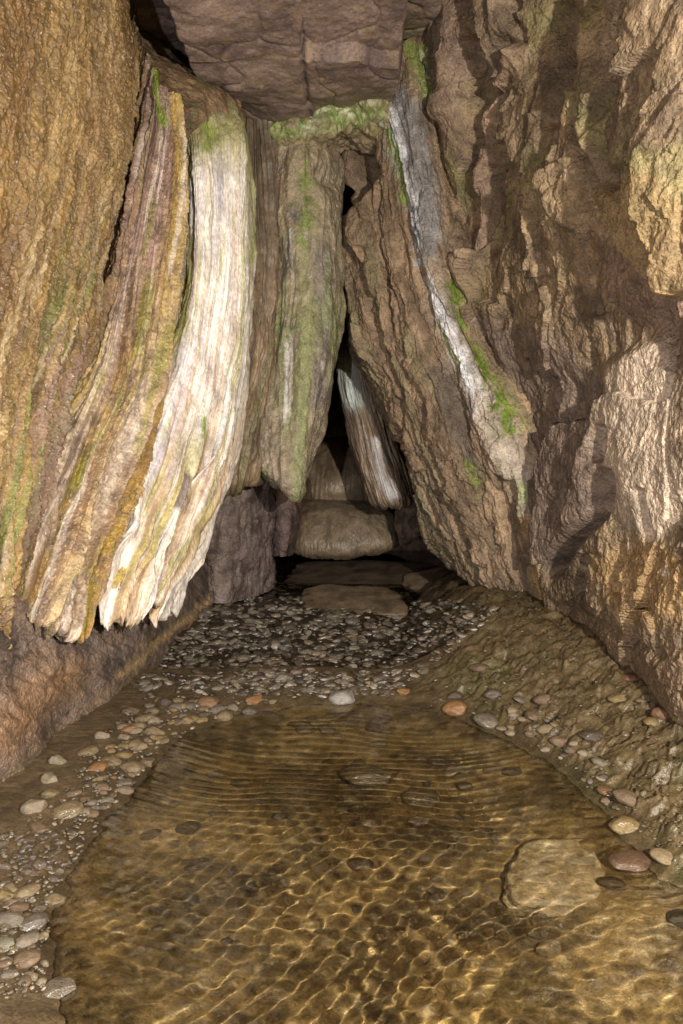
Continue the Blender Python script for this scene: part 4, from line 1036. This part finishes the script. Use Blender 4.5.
GRV = [(165,640),(215,592),(260,575),(330,610),(405,612),(440,625),(415,660),(392,690),(300,692),(200,690),(130,688)]
scatter(GRV, 110, (7,15), [(.30,.26,.20),(.24,.20,.15),(.40,.35,.28),(.18,.14,.11),(.33,.29,.24)], 'stone among the larger ones in the dark gravel bed behind the pool', 'larger stones in the gravel bed', name='stone', cat='stone', wet=1)

scatter([(170,760),(330,720),(520,770),(600,850),(520,900),(600,980),(120,980),(90,900),(120,830)], 60, (8,24), [(.36,.28,.16),(.22,.16,.09),(.13,.10,.06),(.42,.34,.22)], 'stone lying under the water on the pool bed', 'stones under the water on the pool bed', name='stone', cat='stone', wet=0)
# fine gravel: one uncountable object
def gravel():
    Vs, Ts, Cs = [], [], []; off = 0
    shapes = [stone_shape(V2, 60+k, 1.0) for k in range(12)]
    def put(px, py, wp, cols, fl=(.35,.6)):
        nonlocal off
        x, y, z = floor_hit(px, py)
        r = wp*y/683/2; V = shapes[rng.randrange(12)]*np.array([r, r*rng.uniform(.6,.9), r*rng.uniform(*fl)])
        a = rng.uniform(-.6,.6); ca, sa = math.cos(a), math.sin(a)
        tl = rng.uniform(-.3,.3)
        V = np.stack([V[:,0]*ca - V[:,1]*sa, V[:,0]*sa + V[:,1]*ca, V[:,2] + tl*V[:,0]], -1) + np.array([x, y, z + .006])
        c = np.array(rng.choice(cols))*rng.uniform(.22,.95)
        Vs.append(V); Ts.append(T2+off); Cs.append(np.tile(np.append(c, .3), (len(V),1))); off += len(V)
    n = 0
    cols = [(.26,.22,.17),(.20,.16,.12),(.34,.30,.24),(.14,.11,.085),(.30,.24,.17)]
    G2 = [(130,690),(180,640),(215,600),(265,572),(300,592),(410,600),(450,600),(500,610),(440,660),(395,696),(300,697),(200,695)]
    while n < 2100:
        px, py = rng.uniform(120,500), rng.uniform(565,697)
        if in_poly(px, py, G2):
            put(px, py, 4 + 11*rng.random()**2.2, cols, (.25,.5)); n += 1
    n = 0
    while n < 800:
        px, py = rng.uniform(430,690), rng.uniform(595,850)
        x, y, z = floor_hit(px, py)
        if z > .012:
            put(px, py, rng.uniform(2,5.5), [(.15,.115,.075),(.20,.155,.10)], (.25,.4)); n += 1
    n = 0
    BP = [(150,695),(300,697),(200,725),(160,750),(130,795),(92,835),(66,880),(50,920),(45,1000),(0,1000),(0,840),(60,800),(90,740)]
    while n < 700:
        px, py = rng.uniform(0,300), rng.uniform(690,1000)
        if in_poly(px, py, BP):
            put(px, py, rng.uniform(2.5,7.5), [(.22,.17,.10),(.28,.22,.14),(.15,.11,.07),(.20,.18,.14)], (.4,.6)); n += 1
    me = mesh_np('gravel', np.concatenate(Vs), np.concatenate(Ts), np.concatenate(Cs), smooth=False)
    tag(link('gravel', me, M_grav), 'fine dark wet gravel covering the stream bed and strewn along the shores of the pool', 'gravel', kind='stuff')
gravel()

# flat slabs at the back, in the dark stream
def slab(px, py, wpx, dpt, th, col, label, rot, tilt=0):
    x, y = zplane(px, py, .05); r = wpx*y/683/2
    V, T = ico(5); P = V.copy(); e = 4
    nr = (np.abs(P[:,0])**e + np.abs(P[:,1])**e + np.abs(P[:,2])**e)**(1/e); P /= nr[:,None]
    P *= (1 + .16*fbm(V[:,0]*1.8+px, V[:,1]*1.8, V[:,2]*.5, 4))[:,None]
    P[:,2] += .10*fbm(P[:,0]*3, P[:,1]*3, 0*P[:,0]+px, 3)
    P = P*np.array([r, dpt, th]); f = fbm(P[:,0]*6,P[:,1]*6,P[:,2]*20,4)
    c = mix(full(f,col), np.array(col)*.5, sst(-.1,.5,f)); C = np.concatenate([c, np.full((len(P),1),.4)],-1)
    o = link('rock_slab', mesh_np('rock_slab', P, T, C), M_mud); o.location = (x, y, .03); o.rotation_euler = (R(8), R(tilt), R(rot))
    tag(o, label, 'rock slab')
slab(352,602,104,.42,.06,(.26,.19,.12),'flat light brown slab between the gravel bed and the back mound',6)
slab(365,574,150,.50,.05,(.15,.11,.08),'long dark slab just below the beige mound at the very back',-4)
slab(452,584,80,.45,.08,(.24,.18,.12),'tilted brown slab under the hem of the brown curtain',20,-10)
# still dark water around the slabs
def stream():
    X, Y = np.meshgrid(np.linspace(-1.2, 1.6, 60), np.linspace(5.9, 9.6, 80), indexing='ij')
    z = .02 + .0012*fbm(X*9, Y*9, 0*X, 2)
    o = link('stream_water', mesh_np('stream_water', np.stack([X,Y,z],-1).reshape(-1,3), gridQ(60,80)), M_water)
    tag(o, kind='structure'); o.cycles.is_caustics_receiver = False
stream()

# ------------------------------------------------------------------ little plants on the right wall
def hit_wall(px, py):
    dg = bpy.context.evaluated_depsgraph_get()
    p = unproj(np.array(px, float), np.array(py, float), 1.0); d = Vector(p - np.array([0,0,CAMZ])).normalized()
    ok, loc, nor, *_ = S.ray_cast(dg, Vector((0,0,CAMZ)), d)
    return loc, nor
def plant(px, py, size, n, label):
    loc, nor = hit_wall(px, py)
    root = bpy.data.objects.new('wall_plant', None); COL.objects.link(root); root.location = loc
    tag(root, label, 'plant', 'small green plants on the right wall')
    V, Q, SV, SQ = [], [], [], []
    for i in range(n):
        d = (Vector((rng.uniform(-1,1), rng.uniform(-1,1), rng.uniform(-.6,.8))) + Vector(nor)*1.0).normalized()
        L_ = size*rng.uniform(.4,1); side = d.cross(Vector((0,0,1))).normalized(); up = side.cross(d)
        b = len(SV)
        for k in (0,1):
            for s_ in (-1,1): SV.append(d*L_*k + side*s_*.0012 + up*0.0)
        SQ.append((b,b+1,b+3,b+2))
        c = d*L_; lw = size*.22; b = len(V)
        for k in range(9):
            a = k/9*2*math.pi; V.append(c + d*math.cos(a)*lw + side*math.sin(a)*lw*.8 + up*math.cos(2*a)*lw*.12)
        Q.append(tuple(range(b, b+9)))
    for nm, v, q, c in (('leaves', V, Q, (.10,.26,.03)), ('stem', SV, SQ, (.12,.16,.05))):
        me = bpy.data.meshes.new(nm); me.from_pydata(v, [], q); me.materials.append(leafm[nm])
        o = bpy.data.objects.new(nm, me); COL.objects.link(o); o.parent = root
leafm = {}
for nm, c in (('leaves',(.13,.33,.04,1)),('stem',(.12,.16,.05,1))):
    m = bpy.data.materials.new(nm); m.use_nodes = True; b = m.node_tree.nodes['Principled BSDF']; leafm[nm] = m
    n = N(m.node_tree,'ShaderNodeTexNoise'); n.inputs['Scale'].default_value = 40
    r = N(m.node_tree,'ShaderNodeValToRGB'); r.color_ramp.elements[0].color = tuple(x*.6 for x in c[:3])+(1,); r.color_ramp.elements[1].color = c
    m.node_tree.links.new(n.outputs[0], r.inputs[0]); m.node_tree.links.new(r.outputs[0], b.inputs['Base Color']); b.inputs['Roughness'].default_value = .5
plant(636, 79, .035, 16, 'tiny bright green leafy plant highest on the right wall')
plant(591, 165, .022, 10, 'tiny green plant in a dark hollow of the right wall, middle of the three')
plant(634, 200, .022, 10, 'tiny green plant on the ochre bulge, lowest of the three on the right wall')
